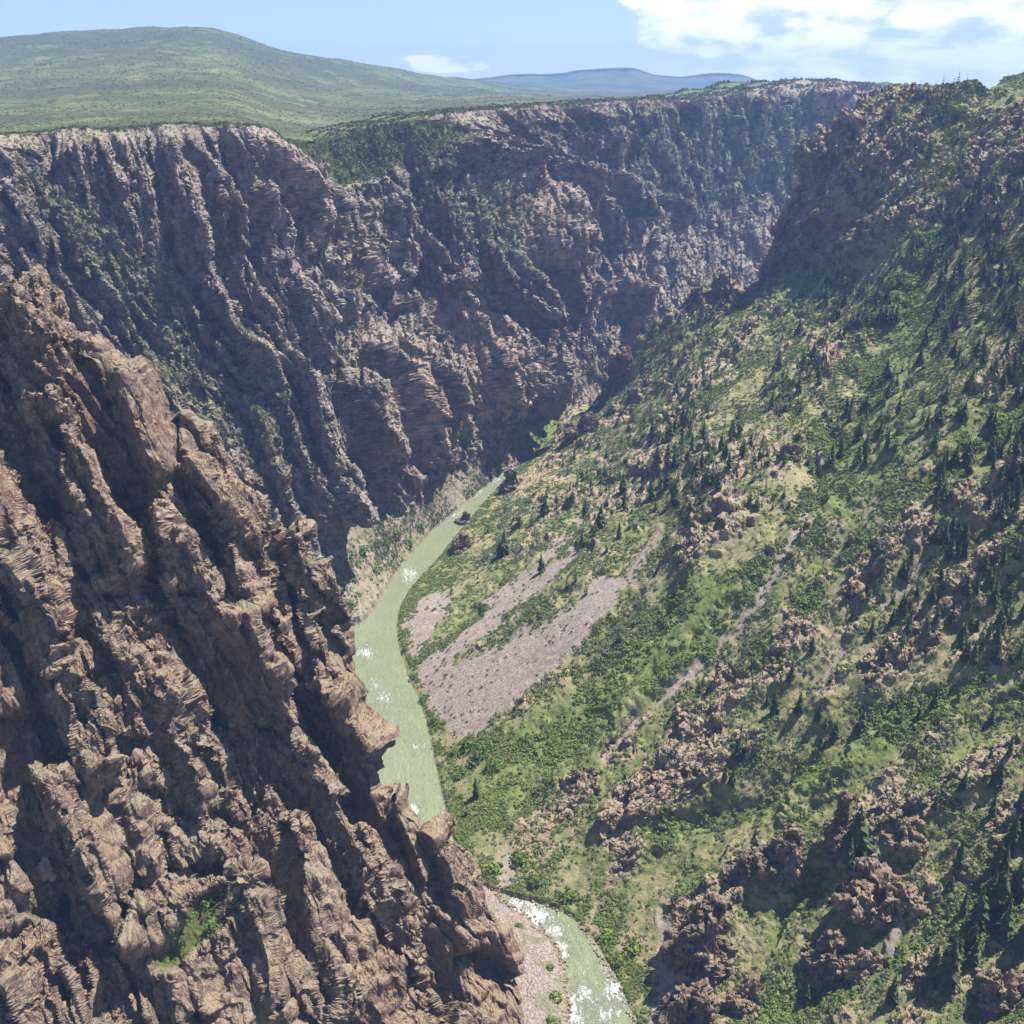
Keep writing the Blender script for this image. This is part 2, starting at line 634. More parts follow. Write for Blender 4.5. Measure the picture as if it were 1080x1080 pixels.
SCREES = [[(424, 655), (436, 634), (478, 622), (470, 650), (440, 690), (428, 700)],
          [(438, 706), (505, 652), (560, 612), (608, 580), (612, 586), (560, 632), (505, 676), (450, 712)],
          [(505, 634), (560, 598), (600, 562), (618, 545), (616, 556), (570, 604), (515, 645)],
          [(436, 712), (500, 690), (560, 664), (602, 636), (630, 606), (657, 611), (643, 645), (582, 704), (537, 744), (508, 772), (482, 777), (458, 752)],
          [(690, 590), (730, 548), (738, 545), (730, 560), (660, 618)],
          [(832, 560), (846, 528), (854, 530), (840, 575), (822, 600), (812, 605), (826, 580)], [(862, 470), (872, 466), (876, 482), (864, 488)],
          [(808, 612), (818, 590), (822, 606), (806, 634), (795, 640)],
          [(688, 1078), (694, 1015), (700, 960), (716, 985), (730, 1020), (720, 1090), (700, 1120)],
          [(752, 690), (790, 640), (796, 642), (758, 694)], [(930, 1010), (948, 960), (952, 965), (944, 1012)],
          [(746, 700), (706, 736), (664, 776), (640, 806), (637, 802), (660, 770), (702, 731), (742, 696)], [(910, 640), (886, 692), (866, 734), (862, 731), (881, 688), (904, 636)], [(1000, 560), (960, 620), (930, 650), (926, 646), (956, 614), (995, 556)], [(700, 560), (668, 606), (640, 640), (637, 636), (663, 601), (695, 556)],
          [(525, 912), (538, 890), (543, 905), (537, 936), (522, 936)]]
CLIFF_R = [(700, 330), (750, 296), (800, 280), (828, 200), (868, 138), (905, 118), (925, 130), (890, 185), (868, 210), (905, 232), (930, 245), (905, 268), (860, 295), (800, 308), (745, 330)]
CRAGS_R = [[(1018, 180), (1030, 130), (1045, 125), (1055, 160), (1040, 205), (1024, 205)], [(1050, 142), (1045, 112), (1075, 104), (1100, 104), (1100, 142)],
           [(920, 122), (940, 104), (1000, 86), (1015, 92), (985, 102), (945, 122)]]
LUSH = [[(1005, 90), (1080, 82), (1300, 60), (1300, 104), (1080, 98), (1030, 97)], [(760, 310), (800, 300), (880, 262), (920, 250), (915, 275), (840, 320), (760, 345)], [(930, 280), (975, 260), (980, 330), (950, 390), (905, 420), (900, 395), (935, 350)],
        [(880, 470), (990, 430), (1000, 450), (930, 520), (860, 560), (850, 545)], [(480, 860), (520, 780), (640, 700), (760, 600), (720, 690), (620, 800), (560, 850)],
        [(1000, 430), (1080, 425), (1080, 470), (1010, 480)], [(780, 860), (860, 800), (960, 750), (1000, 730), (990, 760), (900, 820), (800, 870)], [(700, 620), (790, 600), (740, 700), (640, 770), (560, 830), (540, 820)]]


def displace_right():
    q, P = build_right()
    nu, nv = P.shape[:2]
    # under the water on the bank side, over the back of the spur on the far side
    lead = []
    for d in ((-14, -2, -16), (-7, -1, -5)):
        lead.append(P[:1] + np.array(d))
    qe = np.concatenate([q[:1] + [-900, 0], q[:1] + [-900, 0], q])
    P = np.concatenate(lead + [P])
    t = np.linspace(0, 1, P.shape[0])[:, None]
    back, qb = [], []
    ok = np.array([(0, 0), (7, -1), (16, -4), (30, -12), (50, -28), (80, -52), (130, -100), (190, -170), (260, -260)], float)
    for dn, dr in [catmull(ok, np.array([v]))[0] for v in np.linspace(0, 8, 80)[1:]]:
        w = smooth(0.62, 0.72, t)
        off_low = np.concatenate([np.full_like(t, 0.55 * dn), np.full_like(t, 0.8 * dn), np.full_like(t, dr * 1.0)], 1)
        off_top = np.concatenate([np.full_like(t, 0.2 * dn), np.full_like(t, 1.0 * dn), np.full_like(t, -0.03 * dn)], 1)
        back.append((P[:, -1] + off_low * (1 - w) + off_top * w)[:, None])
        qb.append(qe[:, -1:] + [0, 0])
    P = np.concatenate([P] + back, 1); q = np.concatenate([qe] + qb, 1)
    nu, nv = P.shape[:2]
    N = grid_normals(P)
    if N[nu // 2, nv // 2, 2] < 0: N = -N
    px, py = flat(q[..., 0], q[..., 1])
    X = P.reshape(-1, 3); N = N.reshape(-1, 3)
    x, y, z = X[:, 0].astype(f4), X[:, 1].astype(f4), X[:, 2].astype(f4)
    up_bank = smooth(2, 40, z - RIVER_Z)
    # masks
    scree = np.zeros(len(px), f4)
    wob = 8 * noise(x / 16, y / 16, z / 16, 3) + 4 * noise(x / 5, y / 5, z / 5, 9) + 2.5 * noise(x / 2.2, y / 2.2, z / 2.2, 14)
    wx, wy = px + wob, py + 7 * noise(x / 14, y / 14, z / 14, 5)
    for s in SCREES:
        scree = np.maximum(scree, soft_poly(wx, wy, s, 2.0))
    cliff = soft_poly(wx, wy, CLIFF_R, 7.0)
    for s in CRAGS_R:
        cliff = np.maximum(cliff, soft_poly(wx, wy, s, 4.0))
    lush = np.zeros(len(px), f4)
    for s in LUSH:
        lush = np.maximum(lush, soft_poly(wx, wy, s, 12.0))
    gul = np.zeros(len(px), f4); spur = np.zeros(len(px), f4); low = np.zeros(len(px), f4)
    for pts, w, h in GULLIES:
        g = gauss(wx, wy, pts, w); low -= 0.6 * h * g; gul = np.maximum(gul, g)
    for pts, w, h in SPURS:
        g = gauss(wx, wy, pts, w); low += 0.6 * h * g; spur = np.maximum(spur, g)
    # ribs and draws down the fall line
    Lr = np.clip(project(X)[2] / 750, 0.5, 2.0).astype(f4)
    al = ((-0.69 * wx + 0.72 * wy)).astype(f4); ac = ((0.72 * wx + 0.69 * wy)).astype(f4)
    ac = ac + 16 * noise(al / 150, ac / 90, 0, 11) + 6 * noise(al / 50, ac / 40, 0, 12)
    drain = 1 - np.abs(noise(al / 420, ac / 78, 0, 21)) * 2.0
    rib2 = 1 - np.abs(noise(al / 190, ac / 30, 0, 22)) * 2.0
    low += Lr * (13 * (drain - 0.35) + 4.0 * (rib2 - 0.35))
    low *= 1 - 0.85 * smooth(0, 0.6, fbm(x / 9, y / 9, z / 9, 2, seed=23) * 0.3 + sum(soft_poly(px, py, s_, 9.0) for s_ in SCREES))
    fine = fbm(x / 26, y / 26, z / 26, 5, 0.55, seed=30)
    big = fbm(x / 90, y / 90, z / 90, 3, seed=35)
    rocky = smooth(0.04, 0.42, spur * 0.42 + 0.35 * big + 0.72 * fine - 0.9 * lush - 0.4 * gul + 0.55 * (drain - 0.45) + 0.30 * (rib2 - 0.4) - 0.06)
    near_rock = smooth(600, 350, y) * smooth(-420, -380, z) * 0.25
    rocky = np.clip(rocky + near_rock * smooth(0.0, 0.3, fine) - scree, 0, 1) * (1 - lush * 0.7)
    rocky = np.maximum(rocky, cliff)
    # rock: blocky steps
    wn = fbm(x / 30, y / 30, z / 30, 3, seed=40)
    disp = low * up_bank + fine * 3.4 * (1 - 0.8 * scree) * (0.3 + 0.7 * up_bank)
    disp += rocky * up_bank * Lr * (4.5 * facets(ac / 13 + 0.5 * wn, al / 40 + 0.3 * wn, 4, 1.0) + 1.0)
    # the dark cliff: deep vertical ribs
    s = y * 0.8 - 0.6 * x
    rib = saw(s / 38 + 0.8 * wn, 0.35, 5) * 20 + saw(s / 13 + 1.2 * wn, 0.3, 6) * 6 - 12
    disp += cliff * (rib * 0.6)
    disp += (1 - scree) * 0.5 * fbm(x / 5, y / 5, z / 5, 3, seed=50)
    disp = soften(disp, nu, nv, 1, 1)
    X = X + N * disp[:, None]
    # crags lean out horizontally too
    X[:, 0] += soften(-cliff * 6 * (cells(s / 16, z / 40, 8)[2] - 0.5), nu, nv, 1, 1)
    F = grid_quads(nu, nv)
    wb = (np.clip(rocky * 1.0 + 0.10 * smooth(0.0, 0.3, fine), 0, 1) * up_bank * (1 - scree)).astype(f4)
    X = blocks(X, F, [(11 * Lr, 5.4 * Lr), (5 * Lr, 2.2 * Lr), (2.2 * Lr, 0.8 * Lr)], [(0.6, 0.35, 0.55), (0.5, -0.86, 0), (-0.5, -0.3, 0.8)], 1.5, wb, 60, (1, 0, 0))
    at = dict(draw=smooth(0.35, -0.3, drain + 0.3 * rib2).astype(f4), scree=scree, rocky=rocky, lush=lush, gully=gul)
    return X, F, at, px, py


# ------------------------------------------------------------------ near ridge
GRASS_L = [[(160, 1005), (180, 985), (205, 950), (230, 935), (232, 950), (218, 985), (190, 1020), (165, 1022)]]


FINS_L = [([(11, 315), (41, 371), (63, 445), (93, 512), (122, 575), (148, 615)], 13), ([(122, 388), (126, 434), (144, 482), (163, 527), (181, 593), (180, 640)], 12), ([(185, 490), (207, 527), (230, 556), (255, 615), (274, 656)], 11),
          ([(-4, 365), (22, 397), (41, 452), (74, 527), (111, 582), (122, 625)], 12), ([(228, 640), (240, 672), (266, 730), (298, 772)], 15), ([(120, 672), (163, 761), (190, 815), (212, 866)], 11), ([(23, 796), (70, 878), (109, 956), (138, 1022)], 14),
          ([(284, 850), (311, 924), (334, 1010), (350, 1085)], 12), ([(268, 777), (311, 823), (338, 878), (373, 940), (393, 990)], 12), ([(437, 851), (449, 878), (468, 915), (478, 975)], 10), ([(363, 893), (390, 932), (432, 1000)], 9),
          ([(330, 690), (352, 760), (380, 830), (408, 880)], 13), ([(0, 640), (40, 700), (75, 765), (100, 840)], 11), ([(215, 985), (240, 940), (262, 1000), (280, 1085)], 10), ([(150, 700), (200, 770), (240, 830), (268, 880)], 8)]


def fin_height(px, py, pts, amp, k_=1.0):
    """a fin: climbs gently on the far side of its crest line and drops off abruptly on the near side"""
    d, par = polyline_dist(px, py, pts)
    pts = np.array(pts, float)
    # side: left of / below the line is the near side
    k = np.clip((par * (len(pts) - 1)).astype(int), 0, len(pts) - 2)
    t = pts[k + 1] - pts[k]
    side = np.sign((px - pts[k, 0]) * t[:, 1] - (py - pts[k, 1]) * t[:, 0])
    sd = np.where(side < 0, d, -d) / k_
    h = np.where(sd < 0, smooth(-46, 0, sd), 1 - smooth(0, 9, sd) - 0.45 * np.exp(-np.maximum(sd, 0) / 26) * smooth(0, 9, sd))
    ends = smooth(0, 0.14, par) * smooth(1, 0.86, par)
    return amp * h * ends


def displace_left():
    q, P = build_left()
    offs = [(5, 2), (14, 10), (30, 34), (55, 80), (85, 150), (120, 260)]
    ray_dir = unit(P[:, :1])
    ok = np.array([(0, 0)] + offs, float)
    offs = [catmull(ok, np.array([v]))[0] for v in np.linspace(0, len(ok) - 1, 70)[1:]]
    back = [P[:, :1] + ray_dir * o[0] + np.array((-0.35 * o[1], 0, -o[1])) for o in offs][::-1]
    P = np.concatenate(back + [P], 1)
    q = np.concatenate([q[:, :1]] * len(offs) + [q], 1)
    nu, nv = P.shape[:2]
    N = grid_normals(P)
    if N[nu // 2, nv // 2, 2] < 0: N = -N
    # soften the normal field near the crest so the crest frays instead of exploding
    px, py = flat(q[..., 0], q[..., 1])
    X = P.reshape(-1, 3); N = N.reshape(-1, 3)
    f = unit([0.43, -0.48, -0.765]); n0 = unit([0.15, -0.72, 0.62]); n0 = unit(n0 - f * (n0 @ f)); b0 = np.cross(n0, f)
    if b0[0] > 0: b0 = -b0
    a = (X @ f).astype(f4); b = (X @ b0).astype(f4); c = (X @ n0).astype(f4)
    x, y, z = [X[:, k].astype(f4) for k in range(3)]
    crest_d = np.tile(np.arange(nv), nu) - len(offs)
    w1 = fbm(a / 230, b / 110, c / 110, 2, seed=60)
    rough = fbm(x / 22, y / 22, z / 22, 5, 0.55, seed=70)
    w2 = fbm(a / 90, b / 40, c / 40, 2, seed=65)
    rlow = fbm(x / 22, y / 22, z / 22, 2, 0.4, seed=70)
    bb = b + 30 * w1 + 6 * w2 + 1.0 * rlow
    aa = a + 10 * w2 + 3 * rlow + 0.3 * b
    d = 0.0
    amp1 = smooth(-0.45, 0.35, noise(a / 240, b / 120, 0, 71))
    d = d + 30 * (saw(bb / 66 + 0.3, 0.17, 1, 0.5) - 0.42) * (0.5 + 0.75 * amp1)
    amp2 = smooth(-0.4, 0.4, noise(a / 110, b / 50, 0, 72))
    d = d + 12 * (saw(bb / 25 + 0.25 * w2, 0.2, 2) - 0.4) * (0.3 + amp2)
    ampl = smooth(-0.25, 0.35, noise(a / 80, b / 50, c / 50, 74))
    d = d + ampl * (10 * (saw(aa / 43, 0.22, 4) - 0.4) + 4.0 * (saw(aa / 15 + 0.4 * w2, 0.25, 5) - 0.4))
    wx, wy = px + 7 * w2 + 4 * rlow, py + 6 * rlow
    fins = 0.0
    for pts, amp in FINS_L:
        fins = fins + fin_height(wx, wy, pts, amp * 1.75)
    d = d + fins
    slab = smooth(-0.25, 0.15, noise(a / 110, b / 42, c / 42, 77) + 0.25 * w2)
    d = d + 15 * facets(bb / 25, aa / 80, 6, 1.0)
    d = d + 7.0 * facets(bb / 11 + 0.1 * rlow, aa / 30, 7, 1.0)
    groove = 1 - 2 * np.abs(noise(aa / 70, bb / 5.5 + 0.3 * rlow, 0, 78))
    groove2 = 1 - 2 * np.abs(noise(aa / 45, bb / 2.4 + 0.3 * rlow, 0, 79))
    d = d + 2.0 * rough + 1.5 * groove + 0.7 * groove2
    grass = np.zeros(len(px), f4)
    for s in GRASS_L:
        grass = np.maximum(grass, soft_poly(px + 5 * rough, py + 5 * w2, s, 5.0))
    d = d * (1 - 0.75 * grass) - 6 * grass
    lowf = smooth(-510, -488, z)
    d = d * np.where(crest_d < 0, smooth(-60, 0, crest_d) * 0.6 + 0.4, 1.0)
    d = soften(d, nu, nv, 1, 2)
    X = X + N * (d * (0.25 + 0.75 * lowf))[:, None]
    G = lambda A: A.reshape(nu, nv, -1)[..., 0] if A.ndim == 1 else A.reshape(nu, nv, -1)
    nb = len(offs)
    parts = [G(np.asarray(A, float)) for A in (X, px, py, grass, slab, lowf)]
    front = redistribute([A[:, nb:] for A in parts], parts[0][:, nb:], 0.7)
    X, px, py, grass, slab, lowf = [np.concatenate([A[:, :nb], B], 1).reshape((nu * nv, -1)) for A, B in zip(parts, front)]
    px, py, grass, slab, lowf = [A[:, 0] for A in (px, py, grass, slab, lowf)]
    F = grid_quads(nu, nv)
    back_col = np.tile(np.arange(nv) < nb - 6, nu)
    w = (1 - 0.62 * slab) * (1 - 0.7 * grass) * (0.3 + 0.7 * lowf) * np.where(back_col, 0.25, 1.0)
    X = blocks(X, F, [(19.0, 7.5), (8.0, 2.6), (3.2, 1.1), (1.4, 0.55)], [f, b0, n0], 3.2, w, 20, (1, 0, 0, 0))
    return X, F, dict(grass=grass.astype(f4), slab=slab.astype(f4)), px, py


# ------------------------------------------------------------------ far wall
BENCH = [(300, 150), (350, 142), (430, 122), (470, 124), (478, 140), (430, 165), (395, 190), (350, 195), (322, 170)]
TALUS = [(335, 560), (380, 540), (420, 545), (465, 520), (500, 485), (530, 470), (545, 500), (470, 580), (380, 680), (320, 680)]
FLATS = [(545, 462), (562, 440), (590, 440), (590, 470), (560, 484), (548, 478)]
SUNLIT_PALE = [([(455, 330), (500, 385), (530, 440)], 26), ([(490, 200), (520, 240), (545, 265)], 20), ([(640, 290), (665, 310), (640, 330)], 16), ([(270, 150), (290, 230), (305, 290)], 9), ([(355, 230), (380, 290)], 9), ([(395, 355), (430, 420), (445, 470)], 9), ([(440, 300), (480, 370)], 12)]  # sunlit crests and pale slabs, their sunlight put into the rock colour
BRUSHY = [[(20, 180), (90, 200), (140, 260), (240, 330), (300, 420), (330, 480), (280, 500), (180, 420), (60, 290)], [(430, 140), (480, 170), (520, 240), (540, 280), (480, 260), (420, 220)], [(640, 110), (800, 100), (880, 120), (820, 200), (700, 240), (650, 180)], [(540, 120), (700, 115), (700, 135), (540, 135)]]


FINS_F = [([(558, 400), (562, 350), (560, 320), (550, 268), (522, 215), (498, 175), (480, 140)], 56, 1.0), ([(365, 215), (380, 270), (390, 310)], 34, .5), ([(350, 283), (357, 315), (372, 355)], 30, .5), ([(424, 290), (445, 325), (470, 356)], 26, .6), ([(272, 165), (292, 227), (309, 275)], 30, .5),
          ([(420, 235), (450, 285), (459, 325)], 28, .5), ([(102, 142), (112, 170), (124, 215)], 30, .5), ([(123, 142), (128, 160), (136, 190)], 24, .4), ([(224, 175), (240, 237), (250, 270)], 28, .5), ([(255, 190), (269, 250), (280, 290)], 26, .5),
          ([(286, 370), (315, 415), (333, 467), (350, 580)], 36, .6), ([(257, 414), (275, 455), (293, 510)], 28, .5), ([(390, 355), (422, 393), (446, 460), (452, 500)], 44, .7), ([(360, 400), (390, 450), (410, 520)], 34, .6), ([(570, 178), (597, 220), (613, 275)], 40, .5), ([(548, 160), (567, 222), (571, 262)], 36, .5),
          ([(636, 180), (640, 205), (643, 232)], 34, .4), ([(624, 113), (630, 140), (636, 168)], 30, .4), ([(673, 200), (679, 230), (684, 255)], 30, .4), ([(650, 300), (660, 330), (668, 372)], 40, .5), ([(40, 190), (60, 230), (80, 285)], 28, .5), ([(5, 190), (25, 235), (45, 280)], 28, .5), ([(170, 150), (180, 200), (196, 250)], 26, .5), ([(480, 330), (500, 380), (520, 430)], 30, .6), ([(500, 250), (515, 300), (520, 345)], 30, .5), ([(720, 120), (730, 170), (735, 215)], 30, .5), ([(770, 115), (778, 150), (785, 190)], 28, .5), ([(320, 190), (335, 240), (345, 275)], 26, .5), ([(460, 200), (470, 240), (480, 290)], 26, .5)]


def displace_far():
    q, P = build_far()
    # carry the rim back over the plateau
    offs = [(-60, 150, -4.0), (-32, 80, -1.0), (-14, 34, 0.5), (-5, 12, 0.6)]
    sc = (P[:1, :, 1:2] / 1300)
    P = np.concatenate([P[:1] + np.array(o) * np.concatenate([sc, sc, np.ones_like(sc)], 2) for o in offs] + [P])
    q = np.concatenate([q[:1]] * len(offs) + [q])
    n0 = len(offs)
    # base continues below the floor
    P = np.concatenate([P, P[-1:] + np.array((6, -4, -14)), P[-1:] + np.array((12, -8, -40))]); q = np.concatenate([q, q[-1:], q[-1:]])
    nu, nv = P.shape[:2]
    N = grid_normals(P)
    if (N[nu // 2, nv // 2] * P[nu // 2, nv // 2]).sum() > 0: N = -N
    row = np.repeat(np.arange(nu), nv) - n0
    px, py = flat(q[..., 0], q[..., 1])
    X = P.reshape(-1, 3); N = N.reshape(-1, 3)
    x, y, z = [X[:, k].astype(f4) for k in range(3)]
    L = np.clip(y / 1250, 0.85, 2.4).astype(f4)
    S = (px * 1.18).astype(f4)
    H = ((py - np.tile(q[n0, :, 1], nu)) * 1.18).astype(f4)
    zdrop = np.tile(P[n0, :, 2], nu).astype(f4) - z
    w1 = fbm(S / 160, H / 260, 0, 3, seed=90)
    w2 = fbm(S / 45, H / 90, 0, 2, seed=95)
    rlow = fbm(x / 30 / L, y / 30 / L, z / 30 / L, 2, 0.4, seed=100)
    rough = fbm(x / 30 / L, y / 30 / L, z / 30 / L, 5, 0.55, seed=100)
    lean = (0.24 + 0.22 * smooth(60, 350, H)) * (1 - 0.75 * smooth(480, 620, px))
    ss = S - lean * H + 42 * w1 + 9 * w2 + 2.0 * rlow
    brush = np.zeros(len(px), f4)
    wob = 14 * w2 + 8 * rough
    for s in BRUSHY:
        brush = np.maximum(brush, soft_poly(px + wob, py + wob, s, 12.0))
    bench = soft_poly(px + wob * 0.6, py + 0.6 * wob, BENCH, 7.0)
    talus = soft_poly(px + wob * 0.7, py + 0.5 * wob, TALUS, 9.0)
    flats = soft_poly(px, py, FLATS, 7.0)
    pale = np.zeros(len(px), f4)
    for pts, w in SUNLIT_PALE:
        pale = np.maximum(pale, gauss(px + wob, py + wob, pts, w))
    top = smooth(0, 26, zdrop)
    bench = np.where(row < 0, 0.75, bench)
    soft = np.clip(np.maximum.reduce([talus, flats, bench * 0.9]), 0, 1)
    amp1 = smooth(-0.4, 0.4, noise(S / 200, H / 160, 0, 101))
    amp2 = smooth(-0.4, 0.4, noise(S / 80, H / 90, 0, 102))
    ampl = smooth(-0.1, 0.4, noise(S / 90, H / 60, 0, 104))
    d = 58 * (saw(-ss / 118 + 0.2, 0.42, 1, 0.5) - 0.42) * (0.4 + 0.9 * amp1)
    crest = 1 - 2.2 * np.abs(noise(ss / 50, H / 420, 0, 106))
    d = d + 36 * crest * (0.5 + 0.7 * amp2)
    crest = 1 - 2.2 * np.abs(noise(ss / 21, H / 240, 0, 107))
    d = d + 20 * crest * (0.4 + 0.8 * amp1)
    crest = 1 - 2.2 * np.abs(noise(ss / 9.5, H / 120, 0, 108))
    d = d + 7 * crest * (0.4 + 0.8 * amp2)
    d = d + 24 * (saw(-ss / 44 + 0.3 * w2, 0.36, 2) - 0.4) * (0.3 + amp2)
    fx, fy = px + 5 * w2 + 2.5 * rlow, py + 4 * rlow
    for pts, amp, k_ in FINS_F:
        d = d + fin_height(fx, fy, pts, amp, k_)
    hh = H + 22 * w2 + 6 * rlow + 0.2 * S
    d = d + (0.1 + ampl) * 9 * (saw(hh / 95, 0.3, 4) - 0.4)
    d = d + 18 * facets(ss / 24, hh / 170, 9, 0.8)
    d = d + 9 * facets(ss / 11, hh / 80, 10, 0.9)
    d = d * (1 - 0.5 * brush)
    d = d + 5.5 * rough + 4 * brush * rough + brush * (5 * facets(px / 9 + rough, py / 9 + w2, 13, 1.0) + 3 * facets(px / 4.2 + rough, py / 5 + w2, 14, 1.0))
    d = d * (1 - 0.95 * soft) * (0.12 + 0.88 * top) * (0.12 + 0.88 * smooth(-500, -400, z + 8 * rough)) * smooth(-506, -480, z)
    d = soften(d, nu, nv, 1, 1)
    Nh = N.copy(); Nh[:, 2] *= 0.35
    Nh = unit(Nh)
    X = X + Nh * (d * L)[:, None]
    X[:, 2] += (row > 0) * 2.0 * rough + np.where(row <= 0, 1.2 * rough, 0)
    G = lambda A: np.broadcast_to(np.asarray(A, float), (nu * nv,) + np.shape(A)[1:]).reshape((nu, nv) + np.shape(A)[1:])
    low = smooth(250, 420, H)
    keep = redistribute([G(A) for A in (X, px, py, brush, bench, talus, flats, pale, low, soft, top, L)], G(X), 0.65, 61)
    X, px, py, brush, bench, talus, flats, pale, low, soft, top, L = [A.reshape((nu * nv,) + A.shape[2:]) for A in keep]
    F = grid_quads(nu, nv)
    w = (1 - 0.85 * soft) * (0.15 + 0.85 * top) * (row > 0)
    X = blocks(X, F, [(17 * L, 7.0 * L), (8 * L, 4.0 * L), (4 * L, 2.2 * L)], [(0.2, 0.1, -1), (1, 0, 0.2), (0, 1, 0.1)], 2.3, w, 40, (1, 0, 0))
    return X, F, dict(brush=brush, bench=bench, talus=talus, flats=flats, pale=pale, low=low), px, py
# ================================================================== materials of the ground
def rock_material(name, pale_rock, dark, red, soil, scale, bump_d, veg=None):
    m = NT(name)
    geo = m.new('NewGeometry')
    up = m.new('SeparateXYZ'); m.put(geo.outputs['True Normal'], up.inputs[0])
    upz = up.outputs['Z']
    n1 = m.noise(0.012 / scale, 5, 0.6)
    n2 = m.noise(0.09 / scale, 6, 0.65)
    n3 = m.noise(0.5 / scale, 4, 0.7)
    streak = m.noise(0.25 / scale, 4, 0.6, m.scaled(m.pos(), (1, 1, 0.12)))
    c = m.mix(m.ramp(n2, 0.35, 0.65), dark, pale_rock)  # dark and pale tones of the rock itself, mixed by noise
    c = m.mix(m.math('MULTIPLY', m.ramp(n1, 0.45, 0.68), 0.7), c, red)
    c = m.mix(m.math('MULTIPLY', m.ramp(streak, 0.52, 0.72), 0.55), c, tuple(0.45 * v for v in dark))
    c = m.mix(m.math('MULTIPLY', m.ramp(n3, 0.55, 0.75), 0.35), c, tuple(min(1, 1.5 * v) for v in pale_rock))
    vein = m.math('ABSOLUTE', m.math('SUBTRACT', m.noise(0.028 / scale, 3, 0.5, m.scaled(m.pos(), (1, 1, 0.6)), dist=0.3), 0.5))
    c = m.mix(m.math('MULTIPLY', m.ramp(vein, 0.007, 0.002), 0.55), c, tuple(min(0.6, 1.55 * v) for v in pale_rock))
    stain = m.noise(0.035 / scale, 5, 0.65)
    c = m.mix(m.math('MULTIPLY', m.ramp(stain, 0.54, 0.68), 0.6), c, tuple(0.55 * v for v in dark))
    ledge = m.ramp(m.math('ADD', upz, m.math('MULTIPLY', m.math('SUBTRACT', n2, 0.5), 0.7)), 0.55, 0.85)
    s = m.mix(m.ramp(m.noise(0.16 / scale, 5, 0.7), 0.42, 0.62), soil, tuple(0.6 * a + 0.4 * b for a, b in zip(soil, pale_rock)))
    c = m.mix(m.math('MULTIPLY', ledge, 0.8), c, s)
    return m, c, upz, (n2, n3)


def material_left():
    m, c, upz, (n2, n3) = rock_material('weathered_gneiss', (0.36, 0.27, 0.20), (0.135, 0.09, 0.07), (0.25, 0.14, 0.10), (0.44, 0.36, 0.24), 0.55, 0.6)
    g = m.math('MULTIPLY', m.attr('grass'), m.ramp(m.math('ADD', upz, m.math('MULTIPLY', m.math('SUBTRACT', m.noise(0.25, 5, 0.7), 0.5), 1.6)), 0.25, 0.6))
    gc = m.mix(m.noise(0.6, 4), (0.07, 0.13, 0.02), (0.20, 0.24, 0.05))
    c = m.mix(g, c, gc)
    fine = m.noise(1.1, 6, 0.72)
    grain = m.noise(0.35, 6, 0.7, m.scaled(m.pos(), (1, 1, 0.35)))
    v = m.new('TexVoronoi', distance='CHEBYCHEV'); v.inputs['Scale'].default_value = 0.55; m.put(m.scaled(m.pos(), (1, 1, 0.55)), v.inputs['Vector'])
    vs = m.new('SeparateXYZ'); m.put(v.outputs['Color'], vs.inputs[0])
    h = m.math('ADD', m.math('ADD', m.math('MULTIPLY', fine, 0.8), m.math('MULTIPLY', grain, 1.2)), m.math('MULTIPLY', vs.outputs[0], 0.25))
    c = m.mix(m.math('MULTIPLY', m.ramp(fine, 0.46, 0.34), 0.5), c, (0.07, 0.048, 0.04))
    return m.finish(c, 0.95, h, 2.0, 1.0)


def material_far():
    m, c, upz, (n2, n3) = rock_material('canyon_rock', (0.34, 0.275, 0.25), (0.15, 0.115, 0.115), (0.27, 0.175, 0.15), (0.34, 0.315, 0.225), 1.1, 1.0)
    pale = m.attr('pale')
    c = m.mix(m.math('MULTIPLY', pale, m.ramp(n2, 0.3, 0.6)), c, (0.42, 0.31, 0.26))  # paler pink tint paints the sunlight on those crests and slabs
    brush = m.attr('brush')
    gv = m.mix(m.ramp(m.noise(0.07, 4), 0.4, 0.62), (0.085, 0.10, 0.055), (0.25, 0.25, 0.15))
    bm = m.ramp(m.math('ADD', m.math('MULTIPLY', brush, 0.55), m.math('ADD', m.math('MULTIPLY', upz, 0.55), m.math('MULTIPLY', m.noise(0.05, 5, 0.7), 0.6))), 0.72, 0.98)
    c = m.mix(m.math('MULTIPLY', bm, 0.85), c, gv)
    bench = m.attr('bench')
    c = m.mix(bench, c, m.mix(m.noise(0.05, 5), (0.075, 0.105, 0.04), (0.15, 0.18, 0.07)))
    tal = m.mix(m.ramp(m.noise(0.12, 5, 0.7), 0.42, 0.6), (0.34, 0.27, 0.22), (0.17, 0.18, 0.085))
    c = m.mix(m.math('MULTIPLY', m.attr('talus'), 0.85), c, tal)
    c = m.mix(m.attr('flats'), c, m.mix(m.noise(0.08, 4), (0.09, 0.17, 0.03), (0.19, 0.24, 0.06)))
    h = m.math('ADD', m.noise(0.35, 6, 0.7), m.noise(0.12, 5, 0.7, m.scaled(m.pos(), (1, 1, 0.3))))
    return m.finish(c, 0.95, h, 3.0, 0.8)


